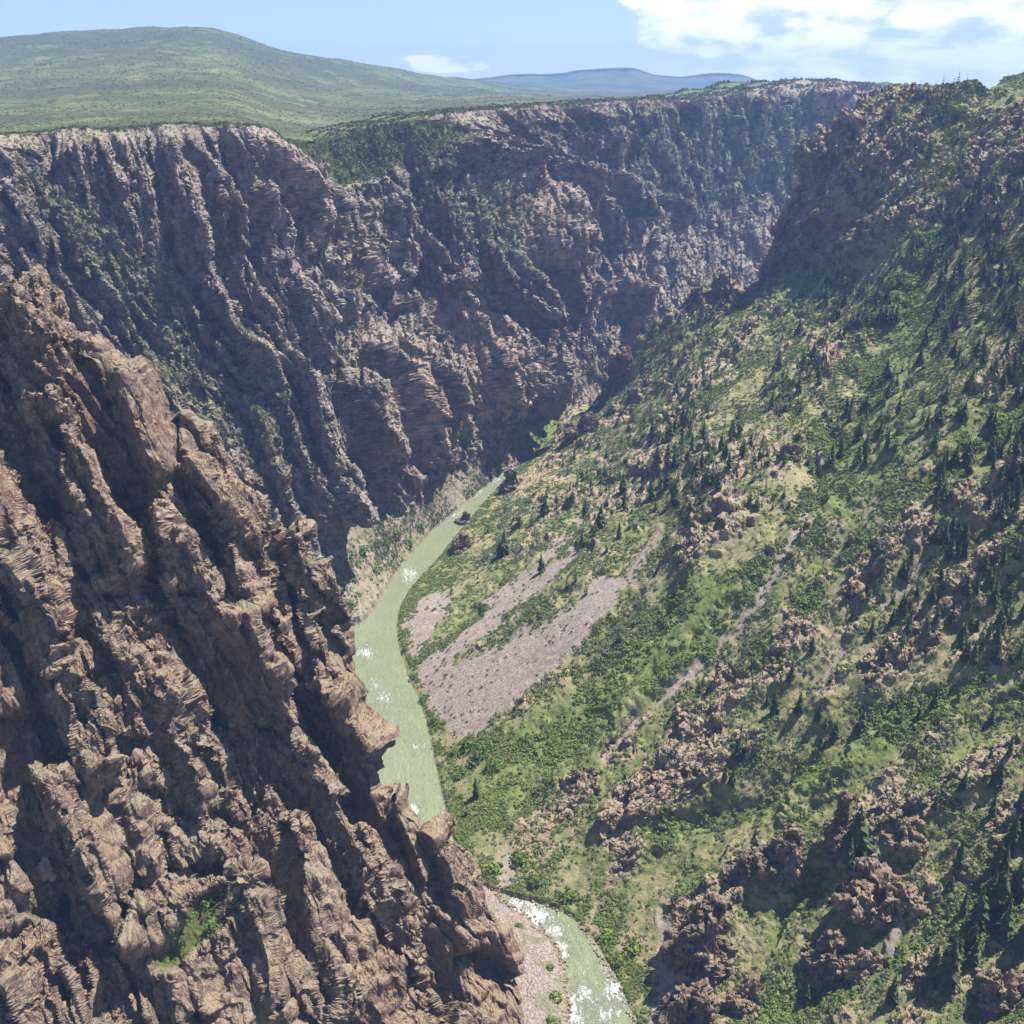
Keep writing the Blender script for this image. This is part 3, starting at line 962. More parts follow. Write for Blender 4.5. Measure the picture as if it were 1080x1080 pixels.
def material_right():
    m, c, upz, (n2, n3) = rock_material('slope_ground', (0.37, 0.28, 0.215), (0.16, 0.115, 0.095), (0.29, 0.185, 0.14), (0.38, 0.31, 0.19), 0.6, 0.6)
    rocky = m.attr('rocky'); lush = m.attr('lush'); scree = m.attr('scree'); gul = m.attr('gully')
    a = m.noise(0.022, 6, 0.62); b = m.noise(0.13, 6, 0.68); d = m.noise(0.5, 5, 0.7)
    grass = m.mix(m.ramp(b, 0.36, 0.62), (0.135, 0.165, 0.058), (0.24, 0.255, 0.10))
    dry = m.mix(m.ramp(d, 0.35, 0.65), (0.38, 0.31, 0.20), (0.27, 0.25, 0.125))
    g = m.mix(m.ramp(m.math('SUBTRACT', m.math('ADD', m.math('MULTIPLY', a, 0.6), m.math('MULTIPLY', b, 0.5)), m.math('MULTIPLY', m.attr('draw'), 0.14)), 0.47, 0.64), grass, dry)
    fresh = m.mix(m.ramp(b, 0.35, 0.65), (0.13, 0.18, 0.055), (0.23, 0.27, 0.09))
    g = m.mix(m.math('MULTIPLY', lush, m.ramp(a, 0.3, 0.5)), g, fresh)
    rk = m.ramp(m.math('ADD', rocky, m.math('MULTIPLY', m.math('SUBTRACT', b, 0.5), 0.9)), 0.38, 0.62)
    c = m.mix(rk, g, c)
    pebble = m.new('TexVoronoi'); pebble.inputs['Scale'].default_value = 0.55; m.put(m.pos(), pebble.inputs['Vector'])
    pc = m.new('SeparateXYZ'); m.put(pebble.outputs['Color'], pc.inputs[0])
    sc = m.mix(pc.outputs[0], (0.29, 0.235, 0.205), (0.45, 0.375, 0.335))
    sc = m.mix(m.math('MULTIPLY', m.ramp(b, 0.5, 0.7), 0.4), sc, (0.22, 0.18, 0.13))
    fall = m.noise(0.10, 5, 0.65, m.scaled(m.pos(), (0.22, 1.0, 0.4)))
    sc = m.mix(m.math('MULTIPLY', m.ramp(fall, 0.48, 0.66), 0.5), sc, (0.25, 0.195, 0.155))
    sc = m.mix(m.math('MULTIPLY', m.ramp(m.noise(0.3, 5, 0.7), 0.56, 0.66), 0.6), sc, (0.16, 0.14, 0.085))
    c = m.mix(scree, c, sc)
    h = m.math('ADD', m.noise(0.9, 6, 0.72), m.math('MULTIPLY', b, 1.4))
    return m.finish(c, 0.95, h, 1.8, 0.8)


def material_plateau():
    m = NT('plateau_scrub')
    a = m.noise(0.004, 6, 0.6); b = m.noise(0.02, 6, 0.7); d = m.noise(0.06, 4, 0.7)
    e = m.noise(0.0016, 5, 0.6, m.scaled(m.pos(), (0.6, 1.0, 4.0)))
    c = m.mix(m.ramp(a, 0.40, 0.60), (0.085, 0.098, 0.045), (0.14, 0.16, 0.065))
    c = m.mix(m.math('MULTIPLY', m.ramp(e, 0.47, 0.55), 0.7), c, (0.065, 0.072, 0.042))
    c = m.mix(m.math('MULTIPLY', m.ramp(b, 0.50, 0.60), 0.75), c, (0.058, 0.08, 0.042))
    c = m.mix(m.math('MULTIPLY', m.ramp(d, 0.50, 0.66), 0.65), c, (0.045, 0.06, 0.032))
    c = m.mix(m.math('MULTIPLY', m.ramp(m.noise(0.009, 5, 0.6), 0.56, 0.7), 0.5), c, (0.24, 0.22, 0.12))
    h = m.math('ADD', b, d)
    return m.finish(c, 0.95, h, 6.0, 0.8)


def material_mesa():
    m = NT('mesa_forest')
    c = m.mix(m.ramp(m.noise(0.003, 5), 0.4, 0.6), (0.05, 0.075, 0.045), (0.10, 0.11, 0.07))
    return m.finish(c, 0.95)


def material_water():
    m = NT('silty_river')
    foam = m.attr('foam')
    f1 = m.noise(0.22, 8, 0.8, m.scaled(m.pos(), (1.0, 0.4, 1.0)), dist=0.9); f2 = m.noise(0.9, 6, 0.8)
    fm = m.ramp(m.math('ADD', foam, m.math('ADD', m.math('MULTIPLY', m.math('SUBTRACT', f1, 0.5), 2.6), m.math('MULTIPLY', m.math('SUBTRACT', f2, 0.5), 1.8))), 0.52, 1.0)
    base = m.mix(m.noise(0.03, 4), (0.175, 0.205, 0.12), (0.24, 0.27, 0.165))
    c = m.mix(fm, base, (0.66, 0.69, 0.62))
    wave = m.noise(0.35, 6, 0.7, m.scaled(m.pos(), (1.0, 0.6, 1.0)), dist=0.8)
    h = m.math('ADD', wave, m.math('MULTIPLY', fm, 0.5))
    c = m.mix(m.math('MULTIPLY', m.ramp(wave, 0.5, 0.36), 0.45), c, (0.14, 0.17, 0.10))
    r = m.math('ADD', 0.16, m.math('MULTIPLY', fm, 0.5))
    return m.finish(c, r, h, 1.5, 0.9, spec=0.35)


# ================================================================== the surfaces
MAT_L, MAT_F, MAT_R = material_left(), material_far(), material_right()
XR, FR, AR, pxR, pyR = displace_right()
NR = vertex_normals(XR, FR)
slope = tag(link('hillside', mesh_from('hillside', XR, FR, AR, mats=[MAT_R])), 'green brushy mountainside with rock ribs and pink scree falling to the river', 'hillside', kind='structure')
XL, FL, AL, pxL, pyL = displace_left()
NL = vertex_normals(XL, FL)
ridge = tag(link('cliff', mesh_from('cliff', XL, FL, AL, mats=[MAT_L])), 'near brown rock ridge of steep slanting fins with tan ledges', 'cliff', kind='structure')
XF, FF, AF, pxF, pyF = displace_far()
NF = vertex_normals(XF, FF)
wall = tag(link('canyon_wall', mesh_from('canyon_wall', XF, FF, AF, mats=[MAT_F])), 'tall far canyon wall of dark ribbed cliffs under the plateau rim', 'canyon wall', kind='structure')


def build_plateau():
    hill = [(-150, 47), (0, 42), (100, 33.5), (200, 29.5), (245, 36), (300, 51), (360, 63), (420, 74), (470, 82), (520, 88), (570, 93), (640, 96), (720, 97), (800, 94), (900, 90), (1000, 90)]
    hy = [4300, 4400, 4500, 4600, 4600, 4700, 5000, 5400, 6000, 6600, 7200, 8000, 8000, 7000, 6000, 6000]
    rp = np.array(RIM[:-1] + [(1000, 96)], float); ry = np.array(RIM_Y, float)
    n = len(hill)
    hx = np.array([h[0] for h in hill], float)
    rimy = np.interp(hx, rp[:, 0], rp[:, 1]); rimY = np.interp(hx, rp[:, 0], ry)
    rows = []
    for k, t in enumerate([0, 0.06, 0.18, 0.36, 0.58, 0.80, 1.0]):
        col = []
        for j in range(n):
            y = rimy[j] * (1 - t) + hill[j][1] * t
            Y = math.exp(math.log(rimY[j] * 1.015) * (1 - t ** 0.75) + math.log(hy[j]) * t ** 0.75)
            p = at_y(hx[j], y, Y)
            if k == 0: p = p + np.array([0, 0, -3.0])
            col.append(p)
        rows.append(col)
    rows.append([p * np.array([1.2, 1.25, 1]) + np.array([0, 0, -60 - 0.1 * abs(p[2])]) for p in rows[-1]])
    nu, nv = res(300), res(620)
    P = net(np.array(rows), nu, nv).reshape(-1, 3)
    x, y = P[:, 0].astype(f4), P[:, 1].astype(f4)
    P[:, 2] += fbm(x / 260, y / 260, 0, 5, 0.55, seed=120) * 7 * smooth(1200, 3000, y) + 2.5 * fbm(x / 25, y / 25, 0, 3, seed=125)
    # gentle spurs and draws on the flank of the hill
    P[:, 2] += smooth(2000, 3200, y) * 26 * (ridged(x / 420, y / 900, 0, 3, seed=127) - 0.6)
    return P, grid_quads(nu, nv)


XP, FP = build_plateau()
plateau = tag(link('plateau', mesh_from('plateau', XP, FP, smooth_shade=True, mats=[material_plateau()])), 'broad green scrub plateau rising to a rounded hill', 'plateau', kind='structure')

# the plain out to the horizon
gx = np.linspace(-9000, 9000, 60); gy = np.linspace(4200, 13700, 60)
GX, GY = np.meshgrid(gx, gy, indexing='ij')
G = np.stack([GX, GY, np.full_like(GX, -78.0)], -1).reshape(-1, 3)
tag(link('ground', mesh_from('ground', G, grid_quads(60, 60), smooth_shade=True, mats=[plateau.data.materials[0]])), 'flat green plain reaching out to the mesas', 'plain', kind='structure')


def build_mesa():
    sky = [(440, 93), (480, 86), (520, 82), (545, 79), (590, 78), (612, 74.5), (640, 72.6), (672, 73), (692, 79), (722, 81.5), (752, 77.6), (778, 78.6), (800, 85), (825, 92), (850, 97)]
    rows = []
    for k, (dy, dz) in enumerate([(-1700, None), (-900, 0.42), (-350, 0.72), (-120, 0.86), (-60, 0.985), (0, 1.0), (700, 1.0), (1500, 0.4), (2200, None)]):
        col = []
        for j, (a, b) in enumerate(sky):
            p = at_y(a, b, 10800.0)
            z = -82.0 if dz is None else -82 + (p[2] + 82) * dz
            col.append((p[0] * (1 + dy / 40000), p[1] + dy, z))
        rows.append(col)
    nu, nv = 130, 340
    P = net(np.array(rows), nu, nv).reshape(-1, 3)
    x, y = P[:, 0].astype(f4), P[:, 1].astype(f4)
    P[:, 2] += fbm(x / 500, y / 500, 0, 4, seed=130) * 14 * smooth(-60, 60, P[:, 2])
    P[:, 1] += 160 * fbm(x / 420, P[:, 2].astype(f4) / 300, 0, 4, seed=133)
    return P, grid_quads(nu, nv)


XM, FM = build_mesa()
tag(link('mesa', mesh_from('mesa', XM, FM, smooth_shade=True, mats=[material_mesa()])), 'long blue flat topped mesa on the horizon', 'mesa', kind='structure')

# ------------------------------------------------------------------ river
FOAM = [((386, 690), 7, .9), ((394, 722), 8, .8), ((402, 738), 9, .75), ((418, 765), 9, .6), ((441, 788), 9, .65), ((430, 606), 8, 1.0), ((400, 660), 6, .5), ((520, 500), 9, 1.0), ((530, 492), 10, 1.0), ((505, 520), 9, .7), ((482, 541), 6, .9),
        ((545, 958), 10, 1.0), ((562, 968), 11, 1.1), ((580, 984), 10, .8), ((592, 1000), 8, .7), ((596, 1005), 6, 1.0), ((640, 1020), 7, .8), ((648, 1045), 9, .9), ((618, 1050), 9, .9), ((606, 1070), 12, .9), ((640, 1070), 10, .8), ((590, 955), 6, .5), ((470, 812), 6, .5), ((445, 742), 6, .5), ((437, 851), 7, .9), ((404, 733), 5, .9), ((475, 858), 7, .8)]


def build_river():
    gx = np.arange(-260, 190, 2.2); gy = np.concatenate([np.arange(280, 900, 2.2), np.arange(900, 1430, 4.0)])
    GX, GY = np.meshgrid(gx, gy, indexing='ij')
    P = np.stack([GX, GY, np.full_like(GX, RIVER_Z)], -1).reshape(-1, 3)
    px, py, d = project(P)
    foam = np.zeros(len(P))
    for (a, b), w, s in FOAM:
        foam = np.maximum(foam, s * np.exp(-((px - a) ** 2 + ((py - b) * 1.2) ** 2) / (1.9 * w) ** 2))
    x, y = P[:, 0].astype(f4), P[:, 1].astype(f4)
    rap = smooth(640, 560, y) * smooth(300, 420, y)
    foam = foam * 0.72 + 0.16 * rap + 0.12 + 0.20 * fbm(x / 30, y / 60, 0, 3, seed=140)
    P[:, 2] += (0.35 + 1.0 * np.clip(foam, 0, 1)) * fbm(x / 9, y / 9, 0, 4, seed=143) * 0.8
    return P, grid_quads(len(gx), len(gy)), foam


XW, FW, foamW = build_river()
tag(link('river', mesh_from('river', XW, FW, dict(foam=foamW), smooth_shade=True, mats=[material_water()])), 'pale green silty river with white rapids on the canyon floor', 'river', kind='structure')

# riverbed below the water so that no gap shows the sky
B = np.array([(-2500, 150, -506), (1500, 150, -506), (1500, 4200, -506), (-2500, 4200, -506)], float)
tag(link('riverbed', mesh_from('riverbed', B, np.array([[0, 1, 2, 3]]), mats=[MAT_R])), 'stony bed of the canyon under the river', 'riverbed', kind='structure')


def material_gravel():
    m = NT('pink_gravel')
    v = m.new('TexVoronoi'); v.inputs['Scale'].default_value = 0.8; m.put(m.pos(), v.inputs['Vector'])
    s = m.new('SeparateXYZ'); m.put(v.outputs['Color'], s.inputs[0])
    c = m.mix(s.outputs[0], (0.19, 0.155, 0.14), (0.35, 0.295, 0.265))
    c = m.mix(m.math('MULTIPLY', m.ramp(m.noise(0.12, 4), 0.5, 0.65), 0.6), c, (0.15, 0.16, 0.07))
    return m.finish(c, 0.95, v.outputs['Distance'], 1.2, 0.8)


def build_bar():
    edge = [(500, 925), (522, 944), (545, 962), (570, 982), (588, 1003), (595, 1030), (597, 1060), (598, 1100), (600, 1180), (600, 1300)]
    nu, nv = 60, 160
    rows = [[at_z(a + 8, b - 3, -502.5) for a, b in edge], [at_z(a, b, -499.9) for a, b in edge]]
    for dx, dz in ((-14, -498), (-34, -497), (-62, -497.5), (-95, -500)):
        rows.append([at_z(a + dx, b, dz) for a, b in edge])
    P = net(np.array(rows), nu, nv).reshape(-1, 3)
    x, y = P[:, 0].astype(f4), P[:, 1].astype(f4)
    P[:, 2] += 0.7 * fbm(x / 7, y / 7, 0, 5, 0.6, seed=150)
    P[:, 0] += 2.5 * noise(x / 15, y / 15, 0, 152)
    return P, grid_quads(nu, nv)


XB, FB = build_bar()
tag(link('gravel_bar', mesh_from('gravel_bar', XB, FB, mats=[material_gravel()])), 'pinkish gravel bank between the near cliff and the rapids', 'gravel bank', kind='structure')
# ================================================================== vegetation
prng = np.random.default_rng(23)


def leaf_material(name, cols, rough=0.85, trans=0.25):
    m = NT(name)
    tint = m.attr('tint')
    r = m.new('ValToRGB'); m.put(tint, r.inputs[0])
    e = r.color_ramp.elements
    while len(e) < len(cols): e.new(0.5)
    for k, c in enumerate(cols):
        e[k].position = k / (len(cols) - 1); e[k].color = (*c, 1)
    v = m.mix(m.ramp(m.noise(0.8, 2), 0.35, 0.65), (0.8, 0.8, 0.8), (1.2, 1.2, 1.15))
    c = m.mix(1.0, r.outputs[0], v, 'MULTIPLY')
    p = m.finish(c, rough, spec=0.1)
    bs = [n for n in p.node_tree.nodes if n.type == 'BSDF_PRINCIPLED'][0]
    tr = p.node_tree.nodes.new('ShaderNodeBsdfTranslucent'); m.put(c, tr.inputs[0])
    mx = p.node_tree.nodes.new('ShaderNodeMixShader'); mx.inputs[0].default_value = trans
    m.put(bs.outputs[0], mx.inputs[1]); m.put(tr.outputs[0], mx.inputs[2]); m.put(mx.outputs[0], m.out.inputs['Surface'])
    return p


def leaf_soup(pos, nrm, size, up=0.35):
    """one leaf clump (a quad) per position"""
    n = len(pos)
    d = unit(nrm + prng.normal(size=(n, 3)) * 0.55 + np.array([0, 0, up]))
    t = unit(np.cross(d, prng.normal(size=(n, 3))))
    b = np.cross(d, t)
    s = size[:, None]
    k = (0.75 + 0.5 * prng.random((n, 4, 1)))
    V = np.stack([pos + t * s * k[:, 0], pos + b * s * 0.8 * k[:, 1], pos - t * s * k[:, 2], pos - b * s * 0.8 * k[:, 3]], 1)
    return V


def shrub_template(n, flat=0.75):
    p = unit(prng.normal(size=(n, 3))); p[:, 2] = np.abs(p[:, 2]) * 1.1 - 0.12
    lobes = unit(prng.normal(size=(5, 3))) * 0.35; lobes[:, 2] = np.abs(lobes[:, 2]) * 0.6
    L = lobes[prng.integers(0, 5, n)]
    pos = L + p * (0.55 + 0.25 * prng.random((n, 1))); pos[:, 2] *= flat
    return leaf_soup(pos, p, 0.24 + 0.16 * prng.random(n))


def conifer_template(levels, per, width=0.17, gap=0.12):
    """height 1, drooping whorls that thin out towards the tip"""
    Vs = []
    for k in range(levels):
        f = k / (levels - 1)
        z = gap + (0.97 - gap) * f
        r = width * (1 - f) ** 0.85 * (0.8 + 0.4 * prng.random()) + 0.012
        if f < 0.12: r *= 0.75
        m = max(3, int(per * (1 - 0.55 * f)))
        a0 = prng.random() * 6.28
        for j in range(m):
            a = a0 + 6.283 * j / m + prng.normal() * 0.22
            rr = r * (0.62 + 0.6 * prng.random())
            d = np.array([math.cos(a), math.sin(a), 0]); s = np.array([-d[1], d[0], 0])
            w = rr * 0.30 + 0.006
            z0 = z + 0.02 * prng.normal() * 0.6
            drop = rr * (0.25 + 0.45 * prng.random())
            p0 = d * 0.01 + np.array([0, 0, z0 + 0.045]); p1 = d * rr * 0.55 + s * w + np.array([0, 0, z0 - 0.15 * drop]); p2 = d * rr + np.array([0, 0, z0 - drop]); p3 = d * rr * 0.55 - s * w + np.array([0, 0, z0 - 0.15 * drop])
            Vs.append([p0, p1, p2, p3])
    Vs.append([np.array([0.012, 0, .93]), np.array([0, 0.012, .93]), np.array([-.01, -.006, .93]), np.array([0, 0, 1.03])])
    return np.array(Vs)


def trunk_template(sides=6, r=0.016, top=0.8):
    V, F = [], []
    zs = [-0.06, 0.0, 0.1, 0.4, top]; rs = [r * 1.5, r * 1.3, r, r * 0.7, r * 0.2]
    for z, q in zip(zs, rs):
        for k in range(sides):
            V.append((q * math.cos(6.283 * k / sides), q * math.sin(6.283 * k / sides), z))
    for i in range(len(zs) - 1):
        for k in range(sides):
            F.append((i * sides + k, i * sides + (k + 1) % sides, (i + 1) * sides + (k + 1) % sides, (i + 1) * sides + k))
    return np.array(V), np.array(F)


def scatter_mesh(temps, pos, size, tint, lean=None, squash=None):
    """join copies of the quad templates into one vertex / face / tint soup"""
    n = len(pos)
    which = prng.integers(0, len(temps), n)
    Vo, To = [], []
    for k, T in enumerate(temps):
        ii = np.where(which == k)[0]
        if len(ii) == 0: continue
        a = prng.random(len(ii)) * 6.283
        c, s = np.cos(a)[:, None], np.sin(a)[:, None]
        t = T.reshape(-1, 3)
        sx = size[ii][:, None] * (0.85 + 0.3 * prng.random((len(ii), 1)))
        x = (t[:, 0] * c - t[:, 1] * s) * sx; y = (t[:, 0] * s + t[:, 1] * c) * sx; z = t[:, 2] * size[ii][:, None]
        if squash is not None: z = z * squash[ii][:, None]
        V = np.stack([x, y, z], -1) + pos[ii][:, None]
        q = T.shape[0]
        tt = np.repeat(tint[ii][:, None], q, 1) + prng.normal(size=(len(ii), q)) * 0.07
        Vo.append(V.reshape(-1, 3)); To.append(np.repeat(tt.reshape(-1), 4))
    V = np.concatenate(Vo); T = np.clip(np.concatenate(To), 0, 1)
    return V, np.arange(len(V), dtype=np.int32).reshape(-1, 4), T


def visible_vertices(X, N, px, py, margin=30):
    """candidate ground points: inside the frame and not turned away from the viewpoint"""
    face = -(N * X).sum(1) / np.linalg.norm(X, axis=1)
    qx, qy, d = project(X)
    return (qx > -margin) & (qx < 1080 + margin) & (qy > 20) & (qy < 1080 + margin) & (face > 0.02) & (px > -200), qx, qy, d


def choose(w, n):
    c = np.cumsum(w.astype(np.float64)); c /= c[-1]
    return np.unique(np.searchsorted(c, prng.random(n)))


def vertex_area(X, F):
    a = np.linalg.norm(np.cross(X[F[:, 2]] - X[F[:, 0]], X[F[:, 3]] - X[F[:, 1]]), axis=1) * 0.5
    out = np.zeros(len(X))
    for k in range(4): out += np.bincount(F[:, k], a, len(X)) / 4
    return out


def fade(t, n):
    return t + prng.normal(size=n) * 0.12


SHRUBS = [shrub_template(26) for _ in range(7)]
SHRUBS_FAR = [shrub_template(13) for _ in range(7)]
MAT_BRUSH = leaf_material('oak_brush_leaves', [(0.26, 0.235, 0.14), (0.20, 0.21, 0.095), (0.14, 0.18, 0.062), (0.175, 0.235, 0.066), (0.25, 0.31, 0.085)])
MAT_CLIFF = leaf_material('cliff_scrub_leaves', [(0.23, 0.21, 0.13), (0.17, 0.175, 0.10), (0.105, 0.13, 0.065), (0.075, 0.105, 0.05), (0.14, 0.20, 0.065)])

# ---- brush over the right hand slope
vis, qxR, qyR, dR = visible_vertices(XR, NR, pxR, pyR, 130)
areaR = vertex_area(XR, FR)
x, y, z = [XR[:, k].astype(f4) for k in range(3)]
patch = fbm(x / 38, y / 38, z / 38, 4, 0.6, seed=160)
fleck = fbm(x / 11, y / 11, z / 11, 3, 0.6, seed=165)
dens = smooth(-0.28, 0.28, patch + 0.55 * fleck) * (1 - 0.93 * AR['scree']) * (1 - 0.6 * AR['rocky']) * smooth(0.3, 0.6, NR[:, 2])
dens = np.maximum(dens, 0.06 * (1 - AR['scree']))
dens *= (1 + 1.2 * AR['gully']) * (0.75 + 0.7 * AR['draw'])
dens = dens + 2.2 * smooth(RIVER_Z + 9, RIVER_Z + 3, z) * smooth(-0.2, 0.2, fleck) * (1 - 0.5 * AR['scree'])
tan_zone = np.maximum.reduce([soft_poly(pxR, pyR, [(590, 850), (700, 760), (770, 790), (770, 880), (680, 960), (600, 930)], 30), soft_poly(pxR, pyR, [(820, 730), (930, 700), (950, 800), (850, 800)], 25), soft_poly(pxR, pyR, [(780, 500), (850, 430), (880, 480), (800, 600), (740, 600)], 25), soft_poly(pxR, pyR, [(960, 680), (1080, 640), (1080, 760), (980, 760)], 25), soft_poly(pxR, pyR, [(700, 900), (900, 840), (1000, 900), (1000, 1080), (700, 1080)], 30)])
wgt = np.where(vis & (z > RIVER_Z + 1.0), dens * areaR * (1 - 0.45 * tan_zone), 0) / np.maximum(dR, 200) ** 0.9
ii = choose(wgt, 112000)
P_ = XR[ii]
tint = np.clip(0.42 + 0.38 * patch[ii] + 0.20 * AR['lush'][ii] + 0.2 * AR['gully'][ii] + 0.22 * smooth(RIVER_Z + 14, RIVER_Z + 2, P_[:, 2]) + prng.normal(size=len(ii)) * 0.17, 0, 1)
size = (0.75 + 1.15 * prng.random(len(ii)) ** 1.6 + 0.9 * AR['gully'][ii] + 0.5 * smooth(0, 0.4, patch[ii])) * (0.85 + 0.35 * smooth(500, 1200, dR[ii]))
V, F, T = scatter_mesh(SHRUBS, P_ - np.array([0, 0, 0.15]), size, tint)
tag(link('oak_brush', mesh_from('oak_brush', V, F, dict(tint=T), mats=[MAT_BRUSH])), 'green oak brush and sage covering the mountainside', 'brush', kind='stuff')

# ---- scrub on the ledges of the far wall, the bench and the talus
vis, qxF, qyF, dF = visible_vertices(XF, NF, pxF, pyF)
areaF = vertex_area(XF, FF)
x, y, z = [XF[:, k].astype(f4) for k in range(3)]
patch = fbm(x / 60, y / 60, z / 60, 4, 0.6, seed=170)
steep = smooth(0.35, 0.7, NF[:, 2])
dens = steep * (0.24 + 0.75 * AF['brush'] + 0.4 * smooth(0, 0.5, patch)) * (1 - 0.6 * AF['pale'])
dens = dens + 1.3 * AF['bench'] + 2.2 * AF['talus'] * smooth(-0.2, 0.35, patch) + 0.5 * AF['flats'] * smooth(-0.2, 0.3, patch)
rimm = (np.arange(len(XF)) // (len(XF) // (res(640) + 6)))
dens = np.where(rimm <= 6, 0.9 * smooth(-0.25, 0.2, patch + 0.15), dens)
wgt = np.where(vis | ((rimm <= 6) & (qxF > -30)), dens * areaF, 0) / np.maximum(dF, 500) ** 1.5
ii = choose(wgt, 42000)
tint = np.clip(0.48 + 0.25 * patch[ii] + 0.08 * AF['bench'][ii] + 0.2 * AF['flats'][ii] - 0.1 * AF['talus'][ii] + prng.normal(size=len(ii)) * 0.18, 0, 1)
size = (1.3 + 1.9 * prng.random(len(ii)) ** 1.5) * np.clip(dF[ii] / 1350, 0.75, 1.9) * (1 + 0.35 * AF['bench'][ii])
sq = 1.0 + 0.9 * prng.random(len(ii))
V, F, T = scatter_mesh(SHRUBS_FAR, XF[ii] - np.array([0, 0, 0.3]), size, tint, squash=sq)
tag(link('cliff_scrub', mesh_from('cliff_scrub', V, F, dict(tint=T), mats=[MAT_CLIFF])), 'dark scrub and small trees on the ledges of the far wall', 'scrub', kind='stuff')

# ---- dry bushes on the ledges of the near ridge
vis, qxL, qyL, dL = visible_vertices(XL, NL, pxL, pyL)
areaL = vertex_area(XL, FL)
x, y, z = [XL[:, k].astype(f4) for k in range(3)]
patch = fbm(x / 35, y / 35, z / 35, 4, 0.6, seed=180)
dens = smooth(0.55, 0.85, NL[:, 2]) * smooth(-0.05, 0.45, patch) + 1.5 * AL['grass']
wgt = np.where(vis, dens * areaL, 0)
ii = choose(wgt, 5200)
tint = np.clip(0.30 + 0.2 * patch[ii] + 0.6 * AL['grass'][ii] + prng.normal(size=len(ii)) * 0.22, 0, 1)
size = 0.35 + 0.55 * prng.random(len(ii)) ** 2 + 0.25 * AL['grass'][ii]
V, F, T = scatter_mesh(SHRUBS, XL[ii] - np.array([0, 0, 0.1]), size, tint)
tag(link('ledge_scrub', mesh_from('ledge_scrub', V, F, dict(tint=T), mats=[MAT_CLIFF])), 'small dry bushes on the ledges of the near ridge', 'scrub', kind='stuff')

# ---- dark juniper dots over the plateau
x, y = XP[:, 0].astype(f4), XP[:, 1].astype(f4)
patch = fbm(x / 160, y / 160, 0, 4, 0.6, seed=190)
areaP = vertex_area(XP, FP)
qx, qy, d = project(XP)
wgt = np.where((qx > -20) & (qx < 1100), areaP * smooth(-0.3, 0.35, patch + 0.25 * smooth(2000, 1200, y)) / np.maximum(y, 900) ** 1.8, 0)
ii = choose(wgt, 26000)
nvp = res(620); i1 = np.minimum(ii + 1, len(XP) - 1); i2 = np.minimum(ii + nvp, len(XP) - 1)
base = XP[ii] + (XP[i1] - XP[ii]) * prng.random((len(ii), 1)) + (XP[i2] - XP[ii]) * prng.random((len(ii), 1))
size = (0.9 + 1.5 * prng.random(len(ii)) ** 2) * np.clip(d[ii] / 1600, 0.9, 1.9)
V, F, T = scatter_mesh(SHRUBS_FAR, base, size, np.clip(0.55 + prng.normal(size=len(ii)) * 0.25, 0, 1))
tag(link('plateau_brush', mesh_from('plateau_brush', V, F, dict(tint=T), mats=[MAT_CLIFF])), 'dark brush dotted over the green plateau', 'brush', kind='stuff')

# ================================================================== conifers of the right hand slope
CONIFERS = [conifer_template(17, 12, w) for w in (0.19, 0.22, 0.25, 0.28, 0.20, 0.23)]
CONIFERS_LOW = [conifer_template(8, 6, w) for w in (0.2, 0.23, 0.26)]
MAT_FIR = leaf_material('fir_needles', [(0.050, 0.068, 0.034), (0.072, 0.096, 0.044), (0.095, 0.122, 0.054), (0.125, 0.15, 0.066)], trans=0.12)
mb = NT('fir_bark'); MAT_BARK = mb.finish(mb.mix(mb.noise(3.0, 3), (0.07, 0.05, 0.04), (0.14, 0.11, 0.09)), 0.95)

# single trees: foot of the tree in the photograph and its height there
SINGLE_TREES = [(529, 584, 30), (570, 601, 22), (475, 625, 16), (502, 609, 9), (605, 612, 18), (596, 619, 14), (616, 626, 16), (631, 554, 26), (612, 575, 20), (626, 564, 18), (651, 566, 20), (663, 556, 14), (657, 534, 22), (667, 538, 12), (687, 523, 22), (692, 486, 20), (574, 541, 22), (559, 553, 16), (547, 549, 18), (541, 547, 12), (515, 560, 14), (633, 508, 16), (655, 519, 24), (651, 675, 18), (638, 582, 16),
                (855, 685, 20), (833, 715, 22), (807, 742, 18), (816, 751, 30), (840, 751, 28), (859, 761, 28), (878, 777, 24), (869, 769, 16), (905, 771, 30), (926, 771, 12), (949, 761, 16), (967, 757, 20), (983, 745, 26), (1010, 734, 18), (777, 796, 28), (764, 820, 20), (772, 829, 24), (864, 788, 20), (877, 827, 18), (887, 821, 14), (874, 718, 18), (940, 745, 18), (1014, 831, 24), (1045, 856, 26), (1049, 827, 40), (1062, 796, 26), (1043, 761, 24), (1025, 699, 30), (1049, 699, 26), (1037, 718, 16),
                (901, 893, 56), (895, 915, 40), (1064, 889, 45), (1070, 940, 50), (1049, 957, 60), (1033, 971, 50), (1014, 963, 34), (998, 1035, 72), (981, 1032, 50), (938, 1057, 40), (847, 1057, 30), (1000, 936, 22), (987, 854, 20), (1030, 1045, 22), (884, 942, 22), (502, 838, 26), (491, 858, 16), (1058, 985, 44), (1072, 1000, 50), (1022, 1000, 40), (1075, 852, 34), (1006, 1012, 44)]
